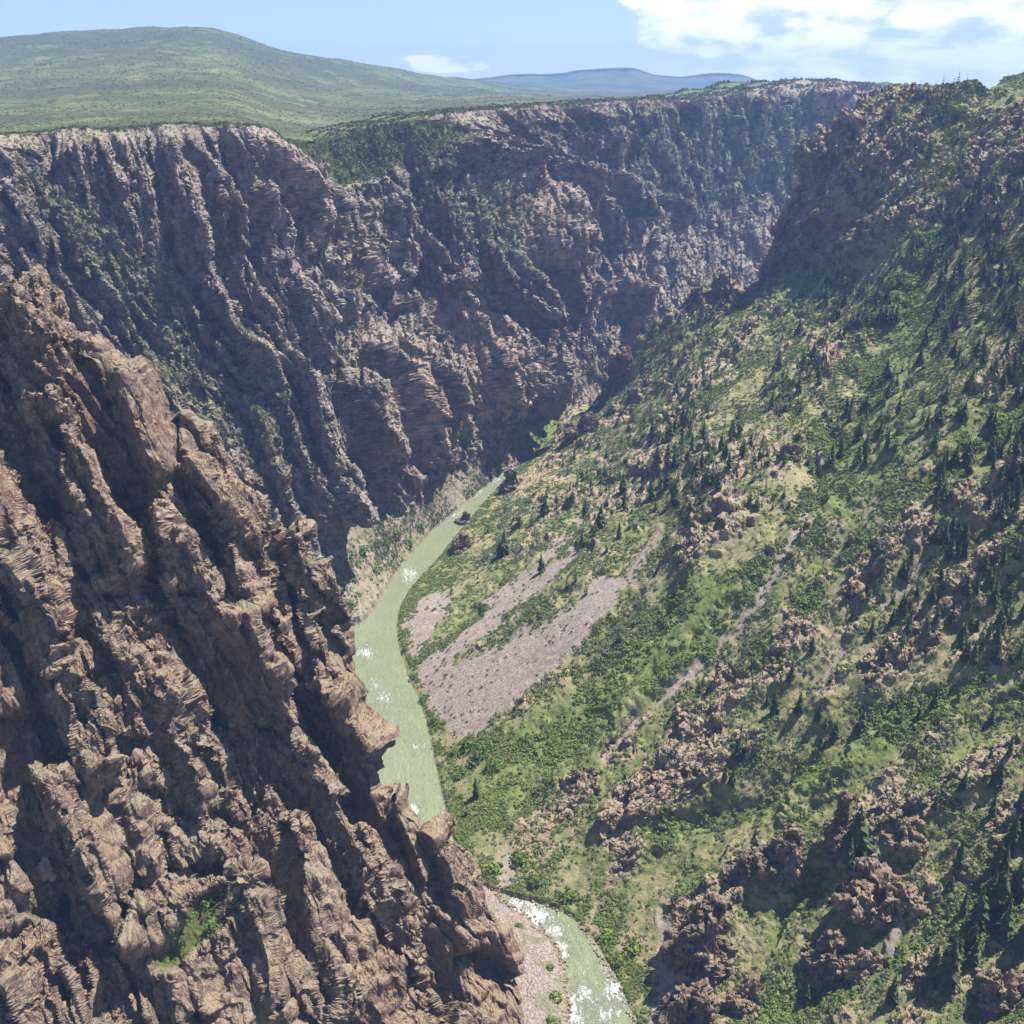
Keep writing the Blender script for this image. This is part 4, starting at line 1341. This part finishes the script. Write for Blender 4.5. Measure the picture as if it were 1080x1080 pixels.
GROVES = [([(860, 170), (930, 125), (1005, 100), (1022, 150), (1005, 210), (960, 255), (910, 232), (880, 205)], 120, 12, 17),
          ([(960, 262), (1010, 215), (1090, 150), (1090, 330), (1080, 420), (1010, 430), (965, 385), (985, 320)], 190, 16, 23),
          ([(858, 297), (900, 290), (947, 300), (945, 345), (870, 350)], 75, 14, 21),
          ([(800, 380), (860, 375), (872, 430), (805, 440)], 38, 15, 21),
          ([(685, 440), (750, 425), (790, 440), (780, 500), (735, 535), (690, 540)], 84, 14, 22),
          ([(870, 430), (915, 425), (912, 505), (872, 500)], 30, 14, 24),
          ([(915, 400), (975, 380), (1030, 440), (960, 490), (915, 470)], 56, 15, 21),
          ([(980, 490), (1022, 485), (1018, 590), (985, 590)], 24, 18, 28),
          ([(1040, 450), (1090, 430), (1090, 560), (1045, 555)], 42, 18, 28),
          ([(917, 590), (1090, 580), (1090, 720), (1020, 700), (930, 660)], 62, 16, 25),
          ([(690, 345), (760, 312), (845, 312), (850, 345), (760, 400), (680, 420)], 110, 9, 14),
          ([(580, 450), (680, 380), (700, 430), (640, 520), (575, 540)], 70, 10, 17),
          ([(930, 250), (965, 255), (960, 330), (930, 300)], 12, 14, 20),
          ([(780, 470), (850, 450), (860, 540), (790, 560)], 24, 12, 19),
          ([(1000, 880), (1090, 840), (1090, 1070), (1000, 1060)], 12, 30, 46),
          ([(880, 600), (960, 560), (990, 640), (930, 720), (880, 690)], 16, 14, 22),
          ([(935, 106), (960, 94), (1000, 88), (1030, 86), (1000, 100), (950, 112)], 26, 9, 14)]


def foot_vertex(px, py, cand, qx, qy, d):
    """the ground point seen at that pixel"""
    m = np.hypot(qx[cand] - px, qy[cand] - py)
    near = np.where(m < max(2.5, m.min() + 1.0))[0]
    return cand[near[np.argmin(d[cand][near])]]


vis, qxR, qyR, dR = visible_vertices(XR, NR, pxR, pyR, 60)
candR = np.where(vis)[0]
trees = []
for a, b, h in SINGLE_TREES:
    k = foot_vertex(a, b, candR, qxR, qyR, dR)
    trees.append((XR[k], h * dR[k] / FPX * 1.02, a, b, h, 0))
for gi, (poly, n, h0, h1) in enumerate(GROVES):
    xs = [p[0] for p in poly]; ys = [p[1] for p in poly]
    done, guard = [], 0
    while len(done) < n and guard < n * 30:
        guard += 1
        a, b = prng.uniform(min(xs), max(xs)), prng.uniform(min(ys), max(ys))
        if not in_poly(np.array([a]), np.array([b]), poly)[0]: continue
        h = prng.uniform(h0, h1)
        if any(abs(a - u) < 0.16 * h and abs(b - v) < 0.2 * h for u, v in done): continue
        k = foot_vertex(a, b, candR, qxR, qyR, dR)
        if AR['scree'][k] > 0.4: continue
        done.append((a, b))
        trees.append((XR[k], h * dR[k] / FPX, a, b, h, gi + 1))
order = sorted(range(len(trees)), key=lambda k: -trees[k][4])
shown = set(order[:300])
crown_meshes = []
for T_ in CONIFERS:
    V = T_.reshape(-1, 3)
    tt = np.repeat(np.clip(0.4 + prng.normal(size=len(T_)) * 0.2, 0, 1), 4)
    crown_meshes.append(mesh_from('crown', V, np.arange(len(V)).reshape(-1, 4), dict(tint=tt), mats=[MAT_FIR]))
tv, tf = trunk_template()
trunk_mesh = mesh_from('trunk', tv, tf, mats=[MAT_BARK], smooth_shade=True)


def conifer_at(P0, h, rz, k, label, group):
    root = empty('conifer', tuple(P0 - np.array([0, 0, 0.02 * h])), rz, h)
    root.rotation_euler[0], root.rotation_euler[1] = prng.normal() * 0.035, prng.normal() * 0.035
    root.scale = (h * prng.uniform(0.8, 1.2),) * 2 + (h,)
    tag(root, label, 'tree', group)
    link('crown', crown_meshes[k], root); link('trunk', trunk_mesh, root)
    return root


TREE_ROWS = []
for k in order:
    P0, h, a, b, hp, g = trees[k]
    if k in shown:
        TREE_ROWS.append((conifer_at(P0, h, prng.random() * 6.28, int(prng.integers(0, len(crown_meshes))), 'dark green conifer on the brushy slope', 'conifers on the green slope'), a, b, hp, g))
rest = [trees[k] for k in order if k not in shown]
P_ = np.array([t[0] for t in rest]); h_ = np.array([t[1] for t in rest])
V, F, T = scatter_mesh(CONIFERS_LOW, P_, h_, np.clip(0.45 + prng.normal(size=len(rest)) * 0.25, 0, 1))
tag(link('conifer_woodland', mesh_from('conifer_woodland', V, F, dict(tint=T), mats=[MAT_FIR])), 'distant dark conifers scattered over the upper slope and rim', 'woodland', kind='stuff')
print('TREES', len(trees), 'smallest shown', trees[order[min(299, len(order) - 1)]][4])


# ---- every tree is told apart by the stand it grows in, its row there and its place in the row
STANDS = ['on the open slope above the pink screes', 'on the wooded rim above the dark cliff', 'in the forest high on the right edge', 'in the clump just above the rocky rib', 'in the small stand beside the rocky rib', 'in the grove between river bend and chute', 'in the stand above the scree chute',
          'in the broad stand beside the bright meadow', 'in the gully stand below the bright meadow', 'in the stand halfway up the right edge', 'in the scattered wood on the middle slope', 'on the spur crest below the rock tower', 'on the spur above the far river bend', 'on the green strip under the purple crag', 'around the grey boulder by the scree chute',
          'in the dark grove at the lower right edge', 'in the dry draw beside the scattered wood', 'along the skyline of the right rim', 'on the dry slope uphill of the outcrops', 'among the rock outcrops near the lower edge', 'by the water at the river narrows']
ORD = ['first', 'second', 'third', 'fourth', 'fifth', 'sixth', 'seventh', 'eighth', 'ninth', 'tenth', 'eleventh', 'twelfth', 'thirteenth', 'fourteenth', 'fifteenth']
stands = {}
for o, a, b, hp, g in TREE_ROWS:
    if g == 0: g = 20 if a < 515 and b > 800 else 0 if b < 680 and a < 700 else 18 if b < 834 else 19
    stands.setdefault(g, []).append((o, a, b, hp))
for g, rows in stands.items():
    rows.sort(key=lambda r: r[2])
    nrow = max(1, round(len(rows) / 7))
    cuts = [round(k * len(rows) / nrow) for k in range(nrow + 1)]
    for k in range(nrow):
        line = sorted(rows[cuts[k]:cuts[k + 1]], key=lambda r: r[1])
        heights = sorted((r[3] for r in line), reverse=True)
        where = STANDS[g] if nrow == 1 else ORD[k] + ' row down, ' + STANDS[g]
        for j, (o, a, b, hp) in enumerate(line):
            if len(line) == 1: s_ = 'lone dark conifer'
            elif hp == heights[0] and hp > 1.15 * heights[1]: s_ = 'tallest dark conifer'
            elif j == 0: s_ = 'leftmost conifer'
            elif j == len(line) - 1: s_ = 'rightmost conifer'
            else: s_ = ORD[j] + ' conifer from left'
            o['label'] = s_ + ', ' + where
# ================================================================== rocks that stand on the slope and in the river
def material_crag(name, pale_rock, dark):
    m, c, upz, (n2, n3) = rock_material(name, pale_rock, dark, tuple(0.5 * (a + b) for a, b in zip(pale_rock, (0.24, 0.12, 0.085))), (0.30, 0.25, 0.15), 0.4, 0.5)
    h = m.math('ADD', m.noise(0.7, 6, 0.72), m.noise(2.0, 4, 0.7))
    return m.finish(c, 0.95, h, 1.2, 0.8)


MAT_CRAG = material_crag('dark_crag', (0.30, 0.22, 0.175), (0.13, 0.09, 0.075))
MAT_SLAB = material_crag('tan_slab', (0.40, 0.295, 0.22), (0.24, 0.165, 0.125))


def rock_mesh(w, dpt, h, seed, peaks=3, blocky=0.5):
    """an angular mass of rock: several leaning blocks that rise to different heights, broken into facets"""
    r = np.random.default_rng(seed)
    nu, nv = 110, 150
    th = np.linspace(0, math.pi * 0.62, nu)[:, None]; ph = np.linspace(0, 2 * math.pi, nv)[None]
    e = 0.55
    f = lambda t, p: np.sign(t) * np.abs(t) ** p
    X = f(np.sin(th), e) * f(np.cos(ph), 0.75); Y = f(np.sin(th), e) * f(np.sin(ph), 0.75); Z = f(np.cos(th), 0.7) * np.ones_like(ph)
    P = np.stack([X, Y, Z], -1).reshape(-1, 3)
    x, y = P[:, 0].astype(f4), P[:, 1].astype(f4)
    env = np.full(len(P), 0.25, f4)
    for k in range(peaks):
        cx, cy = r.uniform(-0.65, 0.65), r.uniform(-0.45, 0.45)
        hh = r.uniform(0.55, 1.0) if k else 1.0
        rr = r.uniform(0.3, 0.5)
        env = np.maximum(env, hh * (1 - smooth(rr * 0.75, rr * 1.5, np.maximum(np.abs(x - cx), np.abs(y - cy)))))
    P[:, 2] = np.where(P[:, 2] > 0, P[:, 2] * env, P[:, 2])
    V = P * np.array([w * 0.5, dpt * 0.5, h])
    n = unit(P * np.array([1, 1, 0.6]) + 1e-6)
    s = max(w, h) * 0.5
    x, y, z = [V[:, k].astype(f4) for k in range(3)]
    q = np.arctan2(P[:, 1], P[:, 0]).astype(f4)
    u = x * 0.9 + y * 0.6
    wv = fbm(x / s, y / s, z / s, 3, seed=seed)
    d = 0.72 * s * (0.34 * facets(u / (0.55 * s) + wv, z / (1.1 * s) + y / s, seed, 1.0) + 0.18 * facets(u / (0.24 * s) + wv, (z + y) / (0.5 * s), seed + 1, 1.0) + 0.08 * facets((u + y) / (0.11 * s), (z - 0.5 * y) / (0.2 * s), seed + 2, 1.0)) + 0.10 * s * fbm(x / (0.3 * s), y / (0.3 * s), z / (0.3 * s), 4, 0.6, seed=seed + 3)
    V = V + n * d[:, None]
    F = grid_quads(nu, nv)
    V = blocks(V, F, [(0.8 * s, 0.30 * s), (0.36 * s, 0.12 * s), (0.16 * s, 0.04 * s)], [(0.35, 0.2, 0.9), (0.9, 0, -0.3), (0, 1, 0.2)], 1.6, None, seed % 50)
    return V, F


def rock_at(px, py, wpx, hpx, seed, name, label, cat, mat, depth=0.8, rz=0.0, peaks=3, lift=0.0, z=None):
    """px, py: the foot of the rock in the photograph; wpx, hpx: its size there"""
    if z is None:
        k = foot_vertex(px, py, candR, qxR, qyR, dR)
        P0, d = XR[k], dR[k]
    else:
        P0 = at_z(px, py, z); d = project(P0)[2]
    m = 0.88 * d / FPX
    V, F = rock_mesh(wpx * m, wpx * m * depth, hpx * m * 1.12, seed, peaks)
    o = link(name, mesh_from(name, V, F, mats=[mat]))
    o.location = tuple(P0 + np.array([0, wpx * m * depth * 0.25, lift])); o.rotation_euler = (0, 0, rz)
    return tag(o, label, cat)


vis, qxR, qyR, dR = visible_vertices(XR, NR, pxR, pyR, 60)
candR = np.where(vis)[0]
ROCKS = [(742, 1012, 74, 74, 301, 'rock_outcrop', 'big dark jagged outcrop above the pink scree at the bottom of the slope', 'rock outcrop', MAT_CRAG, .8, .3, 4),
         (826, 916, 54, 48, 305, 'rock_outcrop', 'dark blocky outcrop with a pale top beside the tall thin conifer', 'rock outcrop', MAT_CRAG, .8, -.2, 3),
         (785, 922, 26, 30, 309, 'rock_outcrop', 'small dark crag just downhill of the blocky outcrop', 'rock outcrop', MAT_CRAG, .9, .5, 2),
         (886, 886, 34, 54, 313, 'rock_pinnacle', 'narrow upright rock pinnacle behind the tall thin conifer', 'rock pinnacle', MAT_CRAG, .8, .1, 2),
         (930, 962, 84, 30, 317, 'rock_slab', 'broad tan rock slab in the brush uphill of the dark outcrops', 'rock slab', MAT_SLAB, .9, -.3, 4),
         (952, 888, 50, 24, 321, 'rock_slab', 'low tan slab tilted on the dry slope above the broad one', 'rock slab', MAT_SLAB, .8, -.4, 2),
         (876, 1022, 56, 40, 325, 'rock_outcrop', 'dark split outcrop in the brush below the broad tan slab', 'rock outcrop', MAT_CRAG, .8, .2, 4),
         (722, 1085, 70, 52, 329, 'rock_outcrop', 'rubbly brown outcrop at the lowest edge of the slope by the scree', 'rock outcrop', MAT_CRAG, .8, -.1, 4),
         (790, 1060, 44, 28, 333, 'boulder', 'rounded tan boulders heaped between two outcrops near the lower edge', 'boulder', MAT_SLAB, .9, .6, 4),
         (1062, 1056, 64, 26, 337, 'rock_outcrop', 'pinkish outcrop in the lower corner under the tallest conifers', 'rock outcrop', MAT_SLAB, .8, -.3, 4),
         (912, 1030, 40, 26, 341, 'boulder', 'pale lichen grey boulder beside the dark split outcrop', 'boulder', MAT_SLAB, .9, .3, 2),
         (757, 318, 22, 30, 345, 'rock_tower', 'square dark rock tower on the skyline spur above the far river bend', 'rock tower', MAT_CRAG, .9, .2, 2),
         (735, 322, 22, 18, 349, 'rock_outcrop', 'small knob of rock next to the square tower on the spur', 'rock outcrop', MAT_CRAG, .9, .2, 2),
         (612, 458, 40, 22, 353, 'rock_outcrop', 'dark crag on the spur just above the far river bend', 'rock outcrop', MAT_CRAG, .8, .4, 3),
         (660, 392, 46, 26, 357, 'rock_outcrop', 'dark ledge of rock high on the spur skyline below the tower', 'rock outcrop', MAT_CRAG, .8, .4, 3),
         (541, 514, 30, 20, 361, 'rock_outcrop', 'blocky dark rock jutting into the river at the far rapids', 'rock outcrop', MAT_CRAG, .9, .2, 2),
         (489, 553, 20, 13, 365, 'boulder', 'square dark boulder in midstream below the far rapids', 'boulder', MAT_CRAG, .9, .1, 1),
         (484, 580, 24, 17, 369, 'rock_outcrop', 'dark bank rock leaning over the river downstream of the square boulder', 'rock outcrop', MAT_CRAG, .9, .5, 2),
         (835, 482, 24, 14, 373, 'boulder', 'grey boulder beside the light scree chute high on the slope', 'boulder', MAT_SLAB, .9, .2, 2),
         (832, 590, 16, 9, 377, 'boulder', 'pale flat boulder at the foot of the scree chute', 'boulder', MAT_SLAB, .9, .2, 1)]
for r_ in ROCKS:
    zz = -500.5 if r_[5] == 'boulder' and r_[0] == 489 else None
    rock_at(*r_, z=zz)

# ---- bright bushes along the river and on the talus, each one its own thing
MAT_BANK = leaf_material('river_bush_leaves', [(0.075, 0.13, 0.035), (0.10, 0.17, 0.04), (0.14, 0.22, 0.05), (0.22, 0.28, 0.07)])
BUSH_MESH = []
for k in range(6):
    T_ = shrub_template(95, 0.85)
    T_ = T_ * 1.0; c_ = T_.mean(1, keepdims=True); T_ = c_ + (T_ - c_) * 0.52
    BUSH_MESH.append((T_.reshape(-1, 3), np.repeat(np.clip(prng.normal(size=len(T_)) * 0.14, -.3, .3), 4)))


def bush_at(P0, size, tone, label, group):
    V, tt = BUSH_MESH[int(prng.integers(0, 6))]
    a = prng.random() * 6.28
    R = np.array([[math.cos(a), -math.sin(a), 0], [math.sin(a), math.cos(a), 0], [0, 0, 1]])
    me = mesh_from('bush', (V @ R.T) * size, np.arange(len(V)).reshape(-1, 4), dict(tint=np.clip(tone + tt, 0, 1)), mats=[MAT_BANK])
    o = link('bush', me); o.location = tuple(P0 - np.array([0, 0, 0.1 * size]))
    return tag(o, label, 'bush', group)


visF, qxF, qyF, dF = visible_vertices(XF, NF, pxF, pyF)
candF = np.where(visF)[0]
candB = np.arange(len(XB)); qxB, qyB, dB = project(XB)
visL, qxL, qyL, dL = visible_vertices(XL, NL, pxL, pyL)
candL = np.where(visL)[0]
GROUND = dict(r=(XR, candR, qxR, qyR, dR), f=(XF, candF, qxF, qyF, dF), b=(XB, candB, qxB, qyB, dB), l=(XL, candL, qxL, qyL, dL))
BUSHES = [('r', 'bushes on the near river bank', [(478, 792, 14, .5, 'rounded green bush at the water edge where the river starts to narrow'), (492, 785, 18, .45, 'large dark green bush at the foot of the big pink scree'), (508, 792, 20, .5, 'broad green bush just uphill of the bank bushes under the scree'),
           (498, 806, 16, .6, 'light green bush between the scree and the lone bank conifer'), (520, 806, 18, .45, 'dark round bush uphill of the lone bank conifer'), (486, 816, 14, .55, 'mid green bush on the water edge above the lone bank conifer'),
           (522, 915, 20, .95, 'bright yellow green bush beside the gap where the river reappears'), (548, 905, 18, .3, 'dark green bush by the pink wash above the lower rapids'), (566, 928, 18, .3, 'dark bush overhanging the start of the lower rapids'),
           (600, 945, 18, .35, 'dense dark bush on the outer bank of the lower bend'), (640, 985, 16, .8, 'yellowish bush on the outer bank halfway round the lower bend'), (668, 1000, 18, .9, 'pale yellow bush on the bank near the lower pink scree'), (655, 1012, 14, .6, 'green bush low on the bank beside the white water'),
           (458, 760, 13, .5, 'small bush on the bank beside the middle rapids'), (447, 735, 11, .45, 'small dark bush at the lowest tip of the pink scree bank'), (436, 712, 10, .55, 'little green bush on the bank between two screes'), (425, 685, 9, .6, 'tiny bright bush at the river edge below the upper scree')]),
          ('f', 'bushes on the far talus', [(420, 565, 14, .5, 'round bush on the far talus nearest the upstream water'), (432, 572, 16, .45, 'wide dark bush at the water edge of the far talus'), (408, 572, 12, .4, 'small dark bush in the middle of the far talus'), (385, 580, 12, .5, 'green bush on the steep pink talus below the dark fin'),
           (374, 610, 12, .45, 'dark bush low on the pink talus'), (398, 600, 12, .6, 'bright bush near the water on the far talus'), (368, 635, 11, .55, 'green bush where the far talus meets the near ridge'), (378, 592, 10, .3, 'small grey green bush high on the pink talus'),
           (445, 556, 12, .6, 'leafy bush at the upstream end of the far talus'), (536, 432, 12, .8, 'bright green bush on the far green bench at the bend'), (572, 444, 14, .7, 'green thicket on the far bank beyond the rapids'), (560, 436, 12, .8, 'light green thicket under the dark far cliff')]),
          ('b', 'bushes on the gravel bank', [(588, 1050, 15, .95, 'yellow green bush at the water edge of the gravel bank'), (582, 1020, 9, .6, 'small green bush on the gravel bank beside the white water'), (585, 1078, 18, .9, 'large yellow bush on the gravel bank at the lower edge'), (548, 975, 8, .7, 'small bright bush at the upstream tip of the gravel bank')]),
          ('l', 'bushes on the near ridge ledge', [(218, 950, 20, .35, 'deep green bush at the head of the grassy ledge on the near ridge'), (222, 970, 18, .45, 'leafy green bush in the middle of the grassy ledge'), (206, 968, 14, .55, 'lighter bush on the outer side of the grassy ledge'), (184, 998, 16, .8, 'low bright green bush at the foot of the grassy ledge')])]
for key, grp, rows in BUSHES:
    Xg, cand, qx, qy, dg = GROUND[key]
    for a, b, wpx, tone, label in rows:
        k = foot_vertex(a, b, cand, qx, qy, dg)
        bush_at(Xg[k], wpx * dg[k] / FPX * 0.62, tone, label, grp)

# ---- stones along the water's edge
def bank_stones():
    pts = []
    right = BANK[1:]
    for k in range(len(right) - 1):
        for t in np.linspace(0, 1, 70): pts.append((right[k][0] * (1 - t) + right[k + 1][0] * t, right[k][1] * (1 - t) + right[k + 1][1] * t))
    left = [(378, 655), (384, 628), (420, 597), (450, 562), (482, 535), (517, 506), (548, 487)]
    for k in range(len(left) - 1):
        for t in np.linspace(0, 1, 60): pts.append((left[k][0] * (1 - t) + left[k + 1][0] * t, left[k][1] * (1 - t) + left[k + 1][1] * t))
    bar = [(522, 944), (545, 962), (570, 982), (588, 1003), (595, 1030), (597, 1060), (598, 1095)]
    for k in range(len(bar) - 1):
        for t in np.linspace(0, 1, 50): pts.append((bar[k][0] * (1 - t) + bar[k + 1][0] * t, bar[k][1] * (1 - t) + bar[k + 1][1] * t))
    pts = np.array(pts); pts = pts[prng.random(len(pts)) < 0.9]
    pts = np.concatenate([pts, pts[prng.random(len(pts)) < 0.6]])
    P = at_z(pts[:, 0], pts[:, 1], -499.7) + prng.normal(size=(len(pts), 3)) * np.array([1.8, 2.0, 0.05])
    u = np.array([(-1, -1, -1), (1, -1, -1), (1, 1, -1), (-1, 1, -1), (-1, -1, 1), (1, -1, 1), (1, 1, 1), (-1, 1, 1)], float)
    u[4:, :2] *= 0.6
    F = np.array([(0, 3, 2, 1), (4, 5, 6, 7), (0, 1, 5, 4), (1, 2, 6, 5), (2, 3, 7, 6), (3, 0, 4, 7)])
    n = len(P)
    s = (0.35 + 1.1 * prng.random(n) ** 3)[:, None, None]
    a = prng.random(n) * 6.28
    R = np.zeros((n, 3, 3)); R[:, 0, 0] = np.cos(a); R[:, 0, 1] = -np.sin(a); R[:, 1, 0] = np.sin(a); R[:, 1, 1] = np.cos(a); R[:, 2, 2] = 0.7
    V = np.einsum('nij,kj->nki', R, u) * s * (0.8 + 0.4 * prng.random((n, 8, 1))) + P[:, None]
    FF_ = (F[None] + (np.arange(n) * 8)[:, None, None]).reshape(-1, 4)
    return V.reshape(-1, 3), FF_


V, F = bank_stones()
tag(link('river_stones', mesh_from('river_stones', V, F, mats=[MAT_SLAB])), 'loose stones strewn along the edges of the river', 'stones', kind='stuff')
# ================================================================== air, sky, sun, camera
def build_haze():
    x0, x1, y0, y1, z0, z1 = -9100, 9100, -400, 13800, -512, 420
    V = np.array([(x, y, z) for z in (z0, z1) for y in (y0, y1) for x in (x0, x1)], float)
    F = np.array([(0, 2, 3, 1), (4, 5, 7, 6), (0, 1, 5, 4), (2, 6, 7, 3), (0, 4, 6, 2), (1, 3, 7, 5)])
    m = bpy.data.materials.new('thin_haze'); m.use_nodes = True
    t = m.node_tree; t.nodes.clear()
    o = t.nodes.new('ShaderNodeOutputMaterial'); v = t.nodes.new('ShaderNodeVolumePrincipled')
    v.inputs['Color'].default_value = HAZE_COLOR; v.inputs['Density'].default_value = HAZE_DENSITY; v.inputs['Anisotropy'].default_value = 0.1
    t.links.new(v.outputs[0], o.inputs['Volume'])
    tag(link('haze', mesh_from('haze', V, F, mats=[m])), 'thin bluish summer haze filling the canyon air', 'haze', kind='stuff')


HAZE_COLOR = (0.30, 0.50, 1.0, 1); HAZE_DENSITY = 0.000075
build_haze()

SUN_DIR = Vector((0.40, 0.19, 0.90)).normalized()
sl = bpy.data.lights.new('sun', 'SUN'); sl.energy = 5.0; sl.angle = math.radians(0.53); sl.color = (1.0, 0.94, 0.84)
so = link('sun', sl); so.rotation_euler = SUN_DIR.to_track_quat('Z', 'Y').to_euler()

w = bpy.data.worlds.new('World'); SC.world = w; w.use_nodes = True
t = w.node_tree; N_ = t.nodes; bg = N_['Background']


def wn(kind, **kw):
    n = N_.new('ShaderNode' + kind)
    for k, v in kw.items(): setattr(n, k, v)
    return n


def wl(a, b): t.links.new(a, b)


def wm(op, a, b=None, clamp=False):
    n = wn('Math', operation=op, use_clamp=clamp)
    for i, v in enumerate((a, b)):
        if v is None: continue
        if isinstance(v, (int, float)): n.inputs[i].default_value = v
        else: wl(v, n.inputs[i])
    return n.outputs[0]


def wr(v, a, b, c=0.0, d=1.0):
    n = wn('MapRange', interpolation_type='SMOOTHSTEP'); wl(v, n.inputs[0])
    for i, k in enumerate((a, b, c, d)): n.inputs[i + 1].default_value = k
    return n.outputs[0]


sky = wn('TexSky', sky_type='NISHITA'); sky.sun_disc = False
sky.sun_elevation = math.asin(SUN_DIR.z); sky.sun_rotation = math.atan2(SUN_DIR.x, SUN_DIR.y)
sky.altitude = 2400; sky.air_density = 1.0; sky.dust_density = 0.6; sky.ozone_density = 1.5
SKY_STRENGTH = 0.072
# clouds: banks of cumulus low over the horizon, as a function of azimuth and elevation in degrees
tc = wn('TexCoord'); sx = wn('SeparateXYZ'); wl(tc.outputs['Generated'], sx.inputs[0])
az = wm('MULTIPLY', wm('ARCTAN2', sx.outputs[0], sx.outputs[1]), 57.2958)
el = wm('MULTIPLY', wm('ARCSINE', sx.outputs[2]), 57.2958)
cv = wn('CombineXYZ'); wl(wm('MULTIPLY', az, 0.16), cv.inputs[0]); wl(wm('MULTIPLY', el, 0.42), cv.inputs[1])
n1 = wn('TexNoise'); wl(cv.outputs[0], n1.inputs['Vector']); n1.inputs['Scale'].default_value = 1.35; n1.inputs['Detail'].default_value = 9; n1.inputs['Roughness'].default_value = 0.56; n1.inputs['Distortion'].default_value = 0.2
n2 = wn('TexNoise'); wl(cv.outputs[0], n2.inputs['Vector']); n2.inputs['Scale'].default_value = 2.6; n2.inputs['Detail'].default_value = 7; n2.inputs['Roughness'].default_value = 0.6
# amount of cloud wanted: a bank to the right above about 2 degrees, a small puff near the middle
right = wr(az, 3.5, 8.0)
bank = wm('MULTIPLY', right, wm('MULTIPLY', wr(el, 0.2, 2.4), wr(el, 9.0, 6.0)))
veil = wm('MULTIPLY', wr(az, 6.0, 14.0), wr(el, 5.0, 0.5))
puff = wm('MULTIPLY', wm('MULTIPLY', wr(az, -7.5, -3.6), wr(az, 1.5, -2.4)), wm('MULTIPLY', wr(el, 0.5, 0.95), wr(el, 1.75, 1.3)))
want = wm('MAXIMUM', bank, wm('MULTIPLY', puff, 0.86))
dens = wm('ADD', n1.outputs['Fac'], wm('MULTIPLY', wm('SUBTRACT', n2.outputs['Fac'], 0.5), 0.28))
cloud = wr(wm('ADD', dens, wm('MULTIPLY', wm('SUBTRACT', want, 1.0), 0.5)), 0.25, 0.35)
cloud = wm('MAXIMUM', cloud, wm('MULTIPLY', veil, wm('ADD', 0.40, wm('MULTIPLY', wr(n2.outputs['Fac'], 0.35, 0.6), 0.45))))
shade = wr(wm('ADD', wm('MULTIPLY', n1.outputs['Fac'], 0.6), wm('MULTIPLY', n2.outputs['Fac'], 0.5)), 0.42, 0.62)
cc = wn('Mix', data_type='RGBA'); wl(shade, cc.inputs[0]); cc.inputs[6].default_value = (5.4, 6.4, 8.0, 1); cc.inputs[7].default_value = (10.8, 10.9, 11.0, 1)
mx = wn('Mix', data_type='RGBA'); wl(cloud, mx.inputs[0]); wl(sky.outputs[0], mx.inputs[6]); wl(cc.outputs[2], mx.inputs[7])
wl(mx.outputs[2], bg.inputs['Color']); bg.inputs['Strength'].default_value = SKY_STRENGTH

cam = bpy.data.cameras.new('camera'); co = link('camera', cam)
cam.sensor_width = 36.0; cam.lens = 36.0 * FPX / 1080.0; cam.clip_start = 1.0; cam.clip_end = 60000.0
co.location = (0, 0, 0); co.rotation_euler = (math.pi / 2 - PITCH, 0, 0)
SC.camera = co
SC.view_settings.view_transform = 'Standard'; SC.view_settings.look = 'None'; SC.view_settings.gamma = 1.0; SC.view_settings.exposure = 1.0
SC.view_settings.use_curve_mapping = False
SC.cycles.volume_bounces = 1; SC.cycles.max_bounces = 5; SC.cycles.diffuse_bounces = 3; SC.cycles.transparent_max_bounces = 6
